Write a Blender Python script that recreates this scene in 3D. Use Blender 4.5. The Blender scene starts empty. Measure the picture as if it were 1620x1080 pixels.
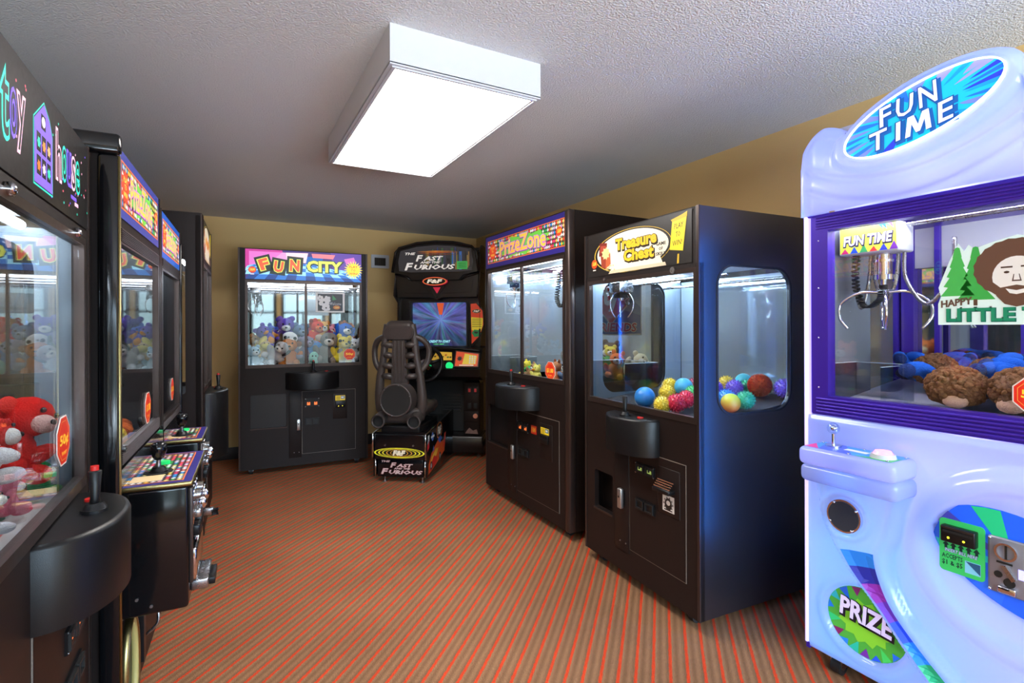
import bpy, bmesh, math, random
from mathutils import Vector, Matrix, noise
from mathutils.geometry import tessellate_polygon
PI = math.pi
C = bpy.context.scene.collection
random.seed(7)

# ---------------------------------------------------------------- materials
MATS = {}
def lin(c):
    return tuple(((x/255)/12.92 if x/255 <= .04045 else ((x/255+.055)/1.055)**2.4) for x in c)
def M(name, rgb=(128,128,128), rough=.5, metal=0., emit=0., bump=0., scale=60., var=0., coat=0., spec=.5, detail=3.):
    """A Principled surface whose colour, roughness and bump are broken up by noise."""
    if name in MATS: return MATS[name]
    m = bpy.data.materials.new(name); m.use_nodes = True
    nt = m.node_tree; b = nt.nodes['Principled BSDF']
    col = lin(rgb)
    b.inputs['Base Color'].default_value = (*col, 1)
    b.inputs['Metallic'].default_value = metal
    b.inputs['Specular IOR Level'].default_value = spec
    b.inputs['Coat Weight'].default_value = coat
    b.inputs['Coat Roughness'].default_value = .08
    if emit:
        b.inputs['Emission Color'].default_value = (*col, 1); b.inputs['Emission Strength'].default_value = emit
    tc = nt.nodes.new('ShaderNodeTexCoord'); nz = nt.nodes.new('ShaderNodeTexNoise')
    nz.inputs['Scale'].default_value = scale; nz.inputs['Detail'].default_value = detail
    nt.links.new(tc.outputs['Object'], nz.inputs['Vector'])
    mr = nt.nodes.new('ShaderNodeMapRange'); mr.inputs[3].default_value = max(0, rough*.85); mr.inputs[4].default_value = min(1, rough*1.15)
    nt.links.new(nz.outputs['Fac'], mr.inputs[0]); nt.links.new(mr.outputs[0], b.inputs['Roughness'])
    if var:
        mx = nt.nodes.new('ShaderNodeMix'); mx.data_type = 'RGBA'
        mx.inputs[6].default_value = (*[c*(1-var) for c in col], 1); mx.inputs[7].default_value = (*[min(1, c*(1+var)) for c in col], 1)
        nt.links.new(nz.outputs['Fac'], mx.inputs[0]); nt.links.new(mx.outputs[2], b.inputs['Base Color'])
    if bump:
        bp = nt.nodes.new('ShaderNodeBump'); bp.inputs['Strength'].default_value = bump; bp.inputs['Distance'].default_value = .01
        nt.links.new(nz.outputs['Fac'], bp.inputs['Height']); nt.links.new(bp.outputs[0], b.inputs['Normal'])
    MATS[name] = m; return m
def pane_mat(name, tint=(252,253,253), f0=.045, rough=0.):
    """Clear sheet: passes light straight through, mirrors the room more the flatter one looks along it."""
    if name in MATS: return MATS[name]
    m = bpy.data.materials.new(name); m.use_nodes = True; nt = m.node_tree; nt.nodes.clear()
    N, L = nt.nodes.new, nt.links.new
    o = N('ShaderNodeOutputMaterial'); mix = N('ShaderNodeMixShader'); t = N('ShaderNodeBsdfTransparent'); g = N('ShaderNodeBsdfGlossy')
    t.inputs[0].default_value = (*lin(tint), 1); g.inputs['Roughness'].default_value = rough
    lw = N('ShaderNodeLayerWeight'); lw.inputs[0].default_value = .5
    pw = N('ShaderNodeMath'); pw.operation = 'POWER'; pw.inputs[1].default_value = 5
    ma = N('ShaderNodeMath'); ma.operation = 'MULTIPLY_ADD'; ma.inputs[1].default_value = 1-f0; ma.inputs[2].default_value = f0
    L(lw.outputs['Facing'], pw.inputs[0]); L(pw.outputs[0], ma.inputs[0]); L(ma.outputs[0], mix.inputs[0])
    L(t.outputs[0], mix.inputs[1]); L(g.outputs[0], mix.inputs[2]); L(mix.outputs[0], o.inputs[0])
    MATS[name] = m; return m
def ink(rgb, emit=0.): return M('print_%02x%02x%02x_%d' % (*rgb, int(emit*100)), rgb, .35, emit=emit*.5)

BLACK = M('black_laminate', (30,23,21), .42, bump=.05, scale=900, spec=.22)
BLACKW = M('worn_black_laminate', (32,24,22), .45, bump=.06, scale=700, var=.15, spec=.22)
SIDEB = M('satin_black_side', (20,20,24), .34, bump=.03, scale=700, spec=.9)
GLOSSB = M('gloss_black', (13,13,15), .12, scale=20)
BLKPL = M('black_moulded_plastic', (20,19,20), .32, bump=.10, scale=700, spec=.32)
EDGE = M('dark_bronze_trim', (70,58,54), .3, metal=.6, scale=40)
STEEL = M('steel', (175,175,178), .28, metal=1, scale=90)
CHROME = M('chrome', (215,215,220), .09, metal=1, scale=30)
BRASS = M('worn_brass_edge', (165,150,100), .35, metal=1, scale=200, var=.3)
MIRROR = M('mirror_backing', (188,196,200), .03, metal=1, scale=8)
def lightened(name, rgb, k):
    m = M(name, rgb, .05, metal=1, scale=8); b = m.node_tree.nodes['Principled BSDF']; b.inputs['Metallic'].default_value = k; return m
LIGHTM = lightened('lightened_mirror', (196,206,212), .62)  # mirror with a diffuse share added to lighten the dark interiors
GREYIN = M('grey_inner_lining', (120,124,128), .5, scale=20)
DARKIN = M('dark_inner_lining', (46,48,52), .4, scale=20)
RUBBER = M('black_rubber', (20,20,20), .6, scale=80)
TUBE = M('fluorescent_tube', (225,240,255), .5, emit=22)
GLASS = pane_mat('window_glass')
ACRYL = pane_mat('acrylic_sheet', (247,250,251), .05)
REDP = M('red_plastic', (200,35,28), .35)
GREENP = M('green_plastic', (20,150,80), .35)

# ---------------------------------------------------------------- mesh building
class FR:
    """A drawing plane: origin, right, up and outward normal."""
    def __init__(s, O=(0,0,0), U=(1,0,0), V=(0,0,1), N=None):
        s.O, s.U, s.V = Vector(O), Vector(U), Vector(V); s.N = Vector(N) if N else s.U.cross(s.V)
    def p(s, u, v, h=0): return s.O + s.U*u + s.V*v + s.N*h
    def at(s, u, v, ang=0, h=0, k=1):
        c, q = math.cos(ang)*k, math.sin(ang)*k
        return FR(s.p(u, v, h), s.U*c + s.V*q, s.V*c - s.U*q, s.N)
def front(y=0, x=0, z=0): return FR((x, y, z), (1,0,0), (0,0,1), (0,-1,0))
def flat(z=0, x=0, y=0): return FR((x, y, z), (1,0,0), (0,1,0), (0,0,1))
TXT = {}
def glyphs(body, off, shear, res):
    k = (body, round(off, 4), shear, res)
    if k not in TXT:
        cu = bpy.data.curves.new('lettering', 'FONT'); cu.body = body; cu.size = 1; cu.offset = off; cu.shear = shear; cu.resolution_u = res
        o = bpy.data.objects.new('lettering', cu); C.objects.link(o)
        dg = bpy.context.evaluated_depsgraph_get(); dg.update()
        me = o.evaluated_get(dg).to_mesh()
        TXT[k] = ([(v.co.x, v.co.y) for v in me.vertices], [tuple(p.vertices) for p in me.polygons])
        bpy.data.objects.remove(o); bpy.data.curves.remove(cu)
    return TXT[k]
class MB:
    def __init__(s, mat=None): s.v, s.f, s.mi, s.sm, s.mats, s.cur, s.smooth = [], [], [], [], [], 0, False; s.mat(mat or BLACK)
    def mat(s, m):
        if m not in s.mats: s.mats.append(m)
        s.cur = s.mats.index(m); return s
    def add(s, vs, fs, sm=False):
        b = len(s.v); s.v += [tuple(v) for v in vs]
        for f in fs: s.f.append(tuple(b+i for i in f)); s.mi.append(s.cur); s.sm.append(sm)
        return s
    def box(s, x0, x1, y0, y1, z0, z1):
        v = [(x,y,z) for z in (z0,z1) for y in (y0,y1) for x in (x0,x1)]
        return s.add(v, [(0,2,3,1),(4,5,7,6),(0,1,5,4),(2,6,7,3),(0,4,6,2),(1,3,7,5)])
    def rbox(s, x0, x1, y0, y1, z0, z1, b=.01, seg=2):
        bm = bmesh.new(); bmesh.ops.create_cube(bm, size=1)
        for v in bm.verts: v.co = ((x0+x1)/2+v.co.x*(x1-x0), (y0+y1)/2+v.co.y*(y1-y0), (z0+z1)/2+v.co.z*(z1-z0))
        bmesh.ops.bevel(bm, geom=bm.edges[:], offset=b, segments=seg, profile=.5, affect='EDGES')
        bm.verts.index_update(); s.add([v.co for v in bm.verts], [[v.index for v in f.verts] for f in bm.faces], True); bm.free(); return s
    def cyl(s, p0, p1, r0, r1=None, n=16, cap=True):
        p0, p1 = Vector(p0), Vector(p1); r1 = r0 if r1 is None else r1; d = (p1-p0).normalized()
        a = d.orthogonal().normalized(); c = d.cross(a)
        v = [p0+(a*math.cos(t)+c*math.sin(t))*r0 for t in (2*PI*i/n for i in range(n))] + [p1+(a*math.cos(t)+c*math.sin(t))*r1 for t in (2*PI*i/n for i in range(n))]
        s.add(v, [(i,(i+1)%n,n+(i+1)%n,n+i) for i in range(n)], True)
        if cap: s.add(v, [tuple(range(n-1,-1,-1)), tuple(range(n,2*n))])
        return s
    def tube(s, pts, r, n=8, closed=False):
        P = [Vector(p) for p in pts]; m = len(P); vs, fs = [], []; a = None
        for i, p in enumerate(P):
            d = ((P[(i+1)%m] if closed or i < m-1 else p) - (P[i-1] if closed or i else p)).normalized()
            a = (d.orthogonal() if a is None else a - d*a.dot(d)).normalized(); c = d.cross(a)
            rr = r[i] if isinstance(r, (list, tuple)) else r
            vs += [p+(a*math.cos(t)+c*math.sin(t))*rr for t in (2*PI*k/n for k in range(n))]
        for i in range(m if closed else m-1):
            for k in range(n): fs.append((i*n+k, i*n+(k+1)%n, ((i+1)%m)*n+(k+1)%n, ((i+1)%m)*n+k))
        if not closed: fs += [tuple(range(n-1,-1,-1)), tuple(range((m-1)*n, m*n))]
        return s.add(vs, fs, True)
    def ell(s, c, r, rot=None, nu=16, nv=10, bumpy=0, bs=6.):
        c = Vector(c); r = (r,r,r) if isinstance(r, (int,float)) else r; vs, fs = [], []
        R = Matrix.Rotation(0,3,'X') if rot is None else (Matrix.Rotation(rot[2],3,'Z') @ Matrix.Rotation(rot[1],3,'Y') @ Matrix.Rotation(rot[0],3,'X'))
        for j in range(nv+1):
            t = PI*j/nv
            for i in range(nu):
                q = 2*PI*i/nu; d = Vector((math.sin(t)*math.cos(q), math.sin(t)*math.sin(q), math.cos(t)))
                k = 1 + (bumpy*noise.noise(d*bs + c*31) if bumpy else 0)
                vs.append(c + R @ Vector((d.x*r[0]*k, d.y*r[1]*k, d.z*r[2]*k)))
        for j in range(nv):
            for i in range(nu): fs.append((j*nu+i, (j+1)*nu+i, (j+1)*nu+(i+1)%nu, j*nu+(i+1)%nu))
        return s.add(vs, fs, True)
    def prism(s, loops, fr, h0, h1, top=None, side=None, smooth=False):
        """Outer loop plus holes, extruded from h0 to h1 along the plane's normal."""
        if not isinstance(loops[0][0], (list, tuple)): loops = [loops]
        flat3 = [[Vector((a, b, 0)) for a, b in l] for l in loops]
        tris = tessellate_polygon(flat3); pts = [p for l in loops for p in l]; n = len(pts)
        v = [fr.p(a, b, h0) for a, b in pts] + [fr.p(a, b, h1) for a, b in pts]
        def area(t): (x0,y0),(x1,y1),(x2,y2) = [pts[i] for i in t]; return (x1-x0)*(y2-y0)-(x2-x0)*(y1-y0)
        tr = [t if area(t) > 0 else t[::-1] for t in tris]
        base = len(s.v); s.v += [tuple(q) for q in v]
        def put(f, sm=False): s.f.append(tuple(base+i for i in f)); s.mi.append(s.cur); s.sm.append(sm)
        for t in tr: put([i+n for i in t]); put(list(t[::-1]))
        k = 0
        for li, l in enumerate(loops):
            m = len(l); A = sum(l[i][0]*l[(i+1)%m][1]-l[(i+1)%m][0]*l[i][1] for i in range(m))
            for i in range(m):
                a, b = k+i, k+(i+1) % m
                f = [a, b, b+n, a+n]
                put(f if (A > 0) == (li == 0) else f[::-1], smooth)
            k += m
        return s
    def poly(s, pts, fr, h=0.):
        tr = tessellate_polygon([[Vector((a,b,0)) for a,b in pts]])
        def area(t): (x0,y0),(x1,y1),(x2,y2) = [pts[i] for i in t]; return (x1-x0)*(y2-y0)-(x2-x0)*(y1-y0)
        return s.add([fr.p(a,b,h) for a,b in pts], [t if area(t) > 0 else t[::-1] for t in tr])
    def rect(s, u0, u1, v0, v1, fr, h=0.): return s.poly([(u0,v0),(u1,v0),(u1,v1),(u0,v1)], fr, h)
    def text(s, body, fr, cu, cv, w, h, layers, shear=0., res=2, arch=None):
        """layers: (material, outline offset, height, du, dv) from the lowest up; the last one sets the size."""
        base = layers[-1]; bv, _ = glyphs(body, base[1], shear, res)
        x0, x1 = min(p[0] for p in bv), max(p[0] for p in bv); y0, y1 = min(p[1] for p in bv), max(p[1] for p in bv)
        kx, ky = w/(x1-x0), h/(y1-y0)
        for m, off, hh, du, dv in layers:
            gv, gf = glyphs(body, off, shear, res); out = []
            for x, y in gv:
                a, b = (x-(x0+x1)/2)*kx + du, (y-(y0+y1)/2)*ky + dv
                if arch: b = arch(a, b)
                out.append(fr.p(cu+a, cv+b, hh))
            s.mat(m).add(out, gf)
        return s
    def sheet(s, nu, nv, fn, sm=True):
        vs = [fn(i/nu, j/nv) for j in range(nv+1) for i in range(nu+1)]; w = nu+1
        return s.add(vs, [(j*w+i, j*w+i+1, (j+1)*w+i+1, (j+1)*w+i) for j in range(nv) for i in range(nu)], sm)
    def build(s, name, parent=None, label=None):
        me = bpy.data.meshes.new(name); me.from_pydata(s.v, [], s.f)
        for m in s.mats: me.materials.append(m)
        me.polygons.foreach_set('material_index', s.mi); me.polygons.foreach_set('use_smooth', s.sm); me.update()
        o = bpy.data.objects.new(name, me); C.objects.link(o)
        if parent is not None: o.parent = parent
        if label: o['label'] = label
        return o
def ngon(cx, cy, r, n, a0=0., ry=None): ry = r if ry is None else ry; return [(cx+r*math.cos(a0+2*PI*i/n), cy+ry*math.sin(a0+2*PI*i/n)) for i in range(n)]
def rrect(x0, x1, y0, y1, r, n=5):
    out = []
    for cx, cy, a in ((x1-r,y0+r,-PI/2),(x1-r,y1-r,0),(x0+r,y1-r,PI/2),(x0+r,y0+r,PI)):
        out += [(cx+r*math.cos(a+PI/2*i/n), cy+r*math.sin(a+PI/2*i/n)) for i in range(n+1)]
    return out
def rect4(x0, x1, y0, y1): return [(x0,y0),(x1,y0),(x1,y1),(x0,y1)]
def star(cx, cy, r0, r1, n, a0=0., ky=1., jit=0.):
    out = []
    for i in range(2*n):
        r = (r1 if i % 2 == 0 else r0)*(1+jit*random.uniform(-1,1)); a = a0+PI*i/n
        out.append((cx+r*math.cos(a), cy+ky*r*math.sin(a)))
    return out
def bez(pts, n=12):
    """Smooth (Catmull-Rom) run through 2-D or 3-D points."""
    P = [Vector(p) for p in pts]; out = []
    for i in range(len(P)-1):
        a, b, c, d = P[max(i-1,0)], P[i], P[i+1], P[min(i+2,len(P)-1)]
        for k in range(n):
            t = k/n; out.append(.5*((2*b)+(c-a)*t+(2*a-5*b+4*c-d)*t*t+(3*b-a-3*c+d)*t**3))
    return out + [P[-1]]
def thing(name, label, cat, loc=(0,0,0), rz=0., group=None):
    o = bpy.data.objects.new(name, None); C.objects.link(o); o.location = loc; o.rotation_euler = (0,0,rz); o.empty_display_size = .1
    o['label'] = label; o['category'] = cat
    if group: o['group'] = group
    return o
def tag(o, label, cat, group=None):
    o['label'] = label; o['category'] = cat
    if group: o['group'] = group
    return o
def struct(mb, name):
    o = mb.build(name); o['kind'] = 'structure'; return o
def lamp(name, parent, kind, loc, energy, color, size=.2, rot=(0,0,0), sy=None):
    l = bpy.data.lights.new(name, kind); l.energy = energy; l.color = color
    if kind == 'AREA':
        l.size = size
        if sy: l.shape = 'RECTANGLE'; l.size_y = sy
    else: l.shadow_soft_size = size
    o = bpy.data.objects.new(name, l); C.objects.link(o); o.location = loc; o.rotation_euler = rot
    if parent is not None: o.parent = parent
    return o
FIX_E, SKY_E, LED = 10., 24., .55
# ---------------------------------------------------------------- camera, world
SC = bpy.context.scene
cam = bpy.data.cameras.new('camera'); cam.lens = 826.65*36/1620; cam.sensor_width = 36; cam.shift_y = -24.1/1620; cam.clip_start = .02
co = bpy.data.objects.new('camera', cam); C.objects.link(co); SC.camera = co
yaw, roll = math.radians(28.6), math.radians(-.19)
Fw = Vector((math.sin(yaw), math.cos(yaw), 0)); r0 = Vector((math.cos(yaw), -math.sin(yaw), 0)); u0 = Vector((0,0,1))
Rt = r0*math.cos(roll)+u0*math.sin(roll); Up = u0*math.cos(roll)-r0*math.sin(roll)
co.matrix_world = Matrix(((Rt.x,Up.x,-Fw.x,0),(Rt.y,Up.y,-Fw.y,0),(Rt.z,Up.z,-Fw.z,1.4),(0,0,0,1)))
SC.view_settings.view_transform = 'Standard'; SC.view_settings.look = 'None'; SC.view_settings.gamma = 1; SC.view_settings.exposure = 1.0
w = bpy.data.worlds.new('daylight'); SC.world = w; w.use_nodes = True; nt = w.node_tree
bg = nt.nodes['Background']; tcn = nt.nodes.new('ShaderNodeTexCoord'); sp = nt.nodes.new('ShaderNodeSeparateXYZ'); cr = nt.nodes.new('ShaderNodeValToRGB')
mrn = nt.nodes.new('ShaderNodeMapRange'); mrn.inputs[1].default_value = -1; mrn.inputs[2].default_value = 1
nt.links.new(tcn.outputs['Generated'], sp.inputs[0]); nt.links.new(sp.outputs['Z'], mrn.inputs[0]); nt.links.new(mrn.outputs[0], cr.inputs[0]); nt.links.new(cr.outputs[0], bg.inputs[0])
# bright paving below, a dim band of trees and buildings on the horizon, clear sky above
e = cr.color_ramp.elements; e[0].position = .0; e[0].color = (.52,.60,.70,1); e[1].position = .72; e[1].color = (.50,.74,1,1)
for p_, c_ in ((.44,(.50,.60,.70,1)),(.47,(.035,.045,.045,1)),(.50,(.030,.040,.042,1)),(.555,(.05,.06,.07,1)),(.60,(.58,.80,1,1))):
    q = cr.color_ramp.elements.new(p_); q.color = c_
wn = nt.nodes.new('ShaderNodeTexNoise'); wn.inputs['Scale'].default_value = 9; wn.inputs['Detail'].default_value = 3; nt.links.new(tcn.outputs['Generated'], wn.inputs['Vector'])
wm = nt.nodes.new('ShaderNodeMath'); wm.operation = 'MULTIPLY_ADD'; wm.inputs[1].default_value = .07; wm.inputs[2].default_value = -.035; nt.links.new(wn.outputs['Fac'], wm.inputs[0])
wa = nt.nodes.new('ShaderNodeMath'); wa.operation = 'ADD'; nt.links.new(mrn.outputs[0], wa.inputs[0]); nt.links.new(wm.outputs[0], wa.inputs[1]); nt.links.new(wa.outputs[0], cr.inputs[0])
bg.inputs[1].default_value = SKY_E

# ---------------------------------------------------------------- the room
HC, XR, XL, YB, YF = 2.56, 2.9, -1.3, 6.3, -2.6
def carpet_mat():
    m = bpy.data.materials.new('striped_carpet'); m.use_nodes = True; nt = m.node_tree; b = nt.nodes['Principled BSDF']
    N, L = nt.nodes.new, nt.links.new
    tc = N('ShaderNodeTexCoord'); sx = N('ShaderNodeSeparateXYZ'); L(tc.outputs['Object'], sx.inputs[0])
    def math_(op, a, b_=None, c=None):
        n = N('ShaderNodeMath'); n.operation = op
        for i, v in enumerate((a, b_, c)):
            if v is None: continue
            if isinstance(v, (int, float)): n.inputs[i].default_value = v
            else: L(v, n.inputs[i])
        return n.outputs[0]
    nz = N('ShaderNodeTexNoise'); nz.inputs['Scale'].default_value = 170; nz.inputs['Detail'].default_value = 2; L(tc.outputs['Object'], nz.inputs['Vector'])
    big = N('ShaderNodeTexNoise'); big.inputs['Scale'].default_value = 1.6; big.inputs['Detail'].default_value = 4; L(tc.outputs['Object'], big.inputs['Vector'])
    a = math.radians(45.5)
    d = math_('ADD', math_('MULTIPLY', sx.outputs['X'], math.sin(a)), math_('MULTIPLY', sx.outputs['Y'], -math.cos(a)))
    d = math_('ADD', d, math_('MULTIPLY', math_('SUBTRACT', nz.outputs['Fac'], .5), .016))
    ph = math_('FRACT', math_('ADD', math_('DIVIDE', d, .0672), STRIPE_PHASE))
    red = math_('LESS_THAN', math_('ABSOLUTE', math_('SUBTRACT', ph, .5)), .092)
    band = math_('SINE', math_('MULTIPLY', ph, 4*PI))
    band = math_('MULTIPLY_ADD', band, .5, .5)
    # small dashes of the tufted yarn along the stripes
    al = math_('ADD', math_('MULTIPLY', sx.outputs['X'], math.cos(a)), math_('MULTIPLY', sx.outputs['Y'], math.sin(a)))
    dash = math_('SINE', math_('ADD', math_('MULTIPLY', al, 620), math_('MULTIPLY', d, 900)))
    dash = math_('MULTIPLY_ADD', dash, .5, .5)
    m1 = N('ShaderNodeMix'); m1.data_type = 'RGBA'; m1.inputs[6].default_value = (*lin((134,95,65)),1); m1.inputs[7].default_value = (*lin((158,115,81)),1); L(band, m1.inputs[0])
    m2 = N('ShaderNodeMix'); m2.data_type = 'RGBA'; m2.inputs[7].default_value = (*lin((96,66,46)),1); L(math_('MULTIPLY', dash, .5), m2.inputs[0]); L(m1.outputs[2], m2.inputs[6])
    mrd = N('ShaderNodeMix'); mrd.data_type = 'RGBA'; mrd.inputs[6].default_value = (*lin((218,78,40)),1); mrd.inputs[7].default_value = (*lin((190,52,30)),1); L(nz.outputs['Fac'], mrd.inputs[0])
    m3 = N('ShaderNodeMix'); m3.data_type = 'RGBA'; L(red, m3.inputs[0]); L(m2.outputs[2], m3.inputs[6]); L(mrd.outputs[2], m3.inputs[7])
    m4 = N('ShaderNodeMix'); m4.data_type = 'RGBA'; m4.blend_type = 'MULTIPLY'; m4.inputs[0].default_value = .55; L(m3.outputs[2], m4.inputs[6])
    cr = N('ShaderNodeValToRGB'); cr.color_ramp.elements[0].color = (.6,.6,.6,1); cr.color_ramp.elements[1].color = (1,1,1,1); cr.color_ramp.elements[0].position = .3; cr.color_ramp.elements[1].position = .65
    L(big.outputs['Fac'], cr.inputs[0]); L(cr.outputs[0], m4.inputs[7])
    L(m4.outputs[2], b.inputs['Base Color']); b.inputs['Roughness'].default_value = .95; b.inputs['Specular IOR Level'].default_value = .1
    bp = N('ShaderNodeBump'); bp.inputs['Strength'].default_value = .5; bp.inputs['Distance'].default_value = .004
    L(math_('ADD', nz.outputs['Fac'], math_('MULTIPLY', dash, .4)), bp.inputs['Height']); L(bp.outputs[0], b.inputs['Normal'])
    return m
STRIPE_PHASE = .0
WALL = M('tan_painted_wall', (216,180,120), .8, bump=.08, scale=160, var=.05)
CEIL = M('textured_ceiling_paint', (214,212,210), .9, bump=.9, scale=130, var=.06, detail=4)
BASEB = M('dark_wood_baseboard', (38,27,23), .5, bump=.1, scale=90)
WHITEP = M('white_enamel', (196,196,200), .4, scale=40)
struct(MB(carpet_mat()).box(XL-.1, XR+.1, YF-.1, YB+.1, -.1, 0), 'floor')
struct(MB(CEIL).box(XL-.1, XR+.1, YF-.1, YB+.1, HC, HC+.1), 'ceiling')
struct(MB(WALL).box(XR, XR+.1, YF, YB, 0, HC), 'wall_right')
struct(MB(WALL).box(XL-.1, XL, YF, YB, 0, HC), 'wall_left')
struct(MB(WALL).box(XL-.1, XR+.1, YB, YB+.1, 0, HC), 'wall_back')
struct(MB(BASEB).rbox(XL+.002, XR-.002, YB-.016, YB+.002, 0, .125, .004), 'baseboard_back')
struct(MB(BASEB).rbox(XR-.016, XR+.002, YF, YB-.02, 0, .125, .004), 'baseboard_right')
# the wall behind the photographer: a glazed front with dark posts
openings = [(-1.0,.1),(.25,1.3),(1.45,2.65)]
xs = [XL-.1]+[v for o in openings for v in o]+[XR+.1]
mb = MB(WALL)
mb.prism([rect4(XL-.1, XR+.1, 0, HC)]+[rect4(a, b, .35, 2.3) for a, b in openings], front(YF), 0, .1)
struct(mb, 'wall_front')
FRAMEM = M('dark_window_frame', (40,42,48), .4, metal=.5, scale=40)
for i, (a, b) in enumerate(openings):
    mb = MB(FRAMEM)
    mb.prism([rect4(a-.02, b+.02, .33, 2.32)]+[rect4(a+.05, (a+b)/2-.025, .4, 1.75), rect4((a+b)/2+.025, b-.05, .4, 1.75), rect4(a+.05, b-.05, 1.8, 2.25)], front(YF+.002), -.01, .06)
    mb.mat(GLASS).box(a+.03, b-.03, YF-.035, YF-.03, .38, 2.27)
    o = struct(mb, 'window_%d' % (i+1))
    l = lamp('window_daylight', None, 'AREA', ((a+b)/2, YF-.05, 1.35), 1, (1,1,1), b-a, (PI/2, 0, 0), 1.9); l.data.cycles.is_portal = True
# surface-mounted ceiling light
fx0, fx1, fy0, fy1, fz = .548, 1.222, 1.97, 3.345, HC-.15
t = thing('ceiling_light', 'large white boxed fluorescent light on the ceiling, switched on', 'ceiling light', (0,0,0))
mb = MB(WHITEP)
mb.prism([rect4(fx0, fx1, fy0, fy1), rect4(fx0+.012, fx1-.012, fy0+.012, fy1-.012)], flat(0), fz, HC)
mb.prism([rect4(fx0, fx1, fy0, fy1), rect4(fx0+.03, fx1-.03, fy0+.03, fy1-.03)], flat(0), fz-.006, fz+.004)
mb.prism([rect4(fx0+.012, fx1-.012, fy0+.012, fy1-.012), rect4(fx0+.022, fx1-.022, fy0+.022, fy1-.022)], flat(0), fz-.012, fz)
mb.build('housing', t)
mb = MB(M('lit_diffuser', (255,250,244), .6, emit=FIX_E, scale=30)); mb.box(fx0+.024, fx1-.024, fy0+.024, fy1-.024, fz+.002, fz+.008); mb.build('diffuser', t)
# air grille on the back wall
t = thing('air_vent', 'small white air vent on the back wall above the racing game', 'vent', (1.622, YB, 2.185))
mb = MB(WHITEP); mb.prism([rrect(-.107,.107,-.08,.08,.008), rect4(-.068,.068,-.05,.045)], front(), 0, .014); mb.build('frame', t)
mb = MB(M('dark_duct', (14,12,10), .8)); mb.box(-.068,.068,-.003,-.001,-.05,.045); mb.mat(M('grille_bars', (70,60,48), .5))
for i in range(13): mb.box(-.064+i*.0105, -.060+i*.0105, -.010, -.004, -.048, .043)
mb.build('grille', t)
# ---------------------------------------------------------------- printed artwork
def emblem(mb, fr, u, v, r, e=0.):
    """Small round orange maker's badge with S&M."""
    mb.mat(ink((214,70,28),e)).poly(ngon(u, v, r, 20, 0, r*.9), fr, .0016)
    mb.text('S&M', fr, u, v+r*.08, r*1.35, r*.8, [(ink((250,200,70),e), .03, .002, 0, 0)], .15, 1)
    mb.mat(ink((235,225,215),e)).rect(u-r*.5, u+r*.5, v-r*1.3, v-r*1.1, fr, .0016)
DIA = [(240,238,235),(240,238,235),(240,238,235),(250,196,60),(238,80,50),(20,150,225),(240,60,110),(225,170,215),(60,175,90),(245,220,130)]
def art_prize(mb, fr, w, h, blue, rng, e=.5, blank=0.):
    """Argyle marquee: border, harlequin diamonds, splash, lettering, burst, badge."""
    I = lambda *c: ink(c, e)
    mb.mat(ink(blue, e*.7)).rect(0, w, 0, h, fr, .0004)
    bx, bz = .03*w, .14*h
    mb.mat(I(240,110,50)).rect(bx, w-bx, bz, h-bz, fr, .0007); bx += .006; bz += .006
    mb.mat(I(22,16,20)).rect(bx, w-bx, bz, h-bz, fr, .0010)
    rows = 6; dh = (h-2*bz)/rows; nc = round((w-2*bx)/(dh*.72)); dw = (w-2*bx)/nc
    for r in range(rows):
        for c in range(nc):
            u, v = bx+dw*(c+.5), bz+dh*(r+.5)
            mb.mat(ink(rng.choice(DIA), e)).poly([(u-dw*.48,v),(u,v-dh*.5),(u+dw*.48,v),(u,v+dh*.5)], fr, .0012)
    mb.mat(I(110,200,70)).poly(star(w*.5, h*.5, h*.24, h*.36, 9, .2, 1, .15) if False else [(w*.5+a*w*.34*(1 if i % 2 else .82), h*.5+b*h*.33*(1 if i % 2 else .7)) for i, (a, b) in enumerate(ngon(0,0,1,22))], fr, .0014)
    arch = lambda a, b: b + .10*h*math.cos(a/(w*.3)*1.2) - .05*h
    mb.text('PrizeZone', fr, w*.495, h*.5, w*.57, h*.46, [(I(120,50,140), .075, .0017, .002, -.003), (I(200,120,210), .055, .0019, 0, 0), (I(255,200,70), .02, .0022, 0, 0)], 0, 2, arch)
    mb.mat(I(232,70,40)).poly(star(w*.105, h*.5, h*.2, h*.29, 12, 0, 1.05), fr, .0018)
    for k, s_ in enumerate(('PLAY','TO','WIN!')):
        mb.text(s_, fr, w*.105, h*(.61-.11*k), h*(.26 if len(s_) > 2 else .14), h*.085, [(I(255,215,80), .02, .0021, 0, 0)], 0, 1)
    emblem(mb, fr, w*.915, h*.55, h*.135, e)
def letterblock(mb, fr, ch, u, v, ang, k, e):
    f = fr.at(u, v, ang); I = lambda *c: ink(c, e)
    mb.mat(I(28,40,30)).poly([(-.52*k,-.6*k),(.5*k,-.58*k),(.54*k,.6*k),(-.5*k,.62*k)], f, .0016)
    mb.text(ch, f, 0, 0, k*.62, k*.8, [(I(215,225,90), .1, .0019, 0, 0), (I(228,90,50), .05, .0022, 0, 0)], 0, 2)
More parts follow.
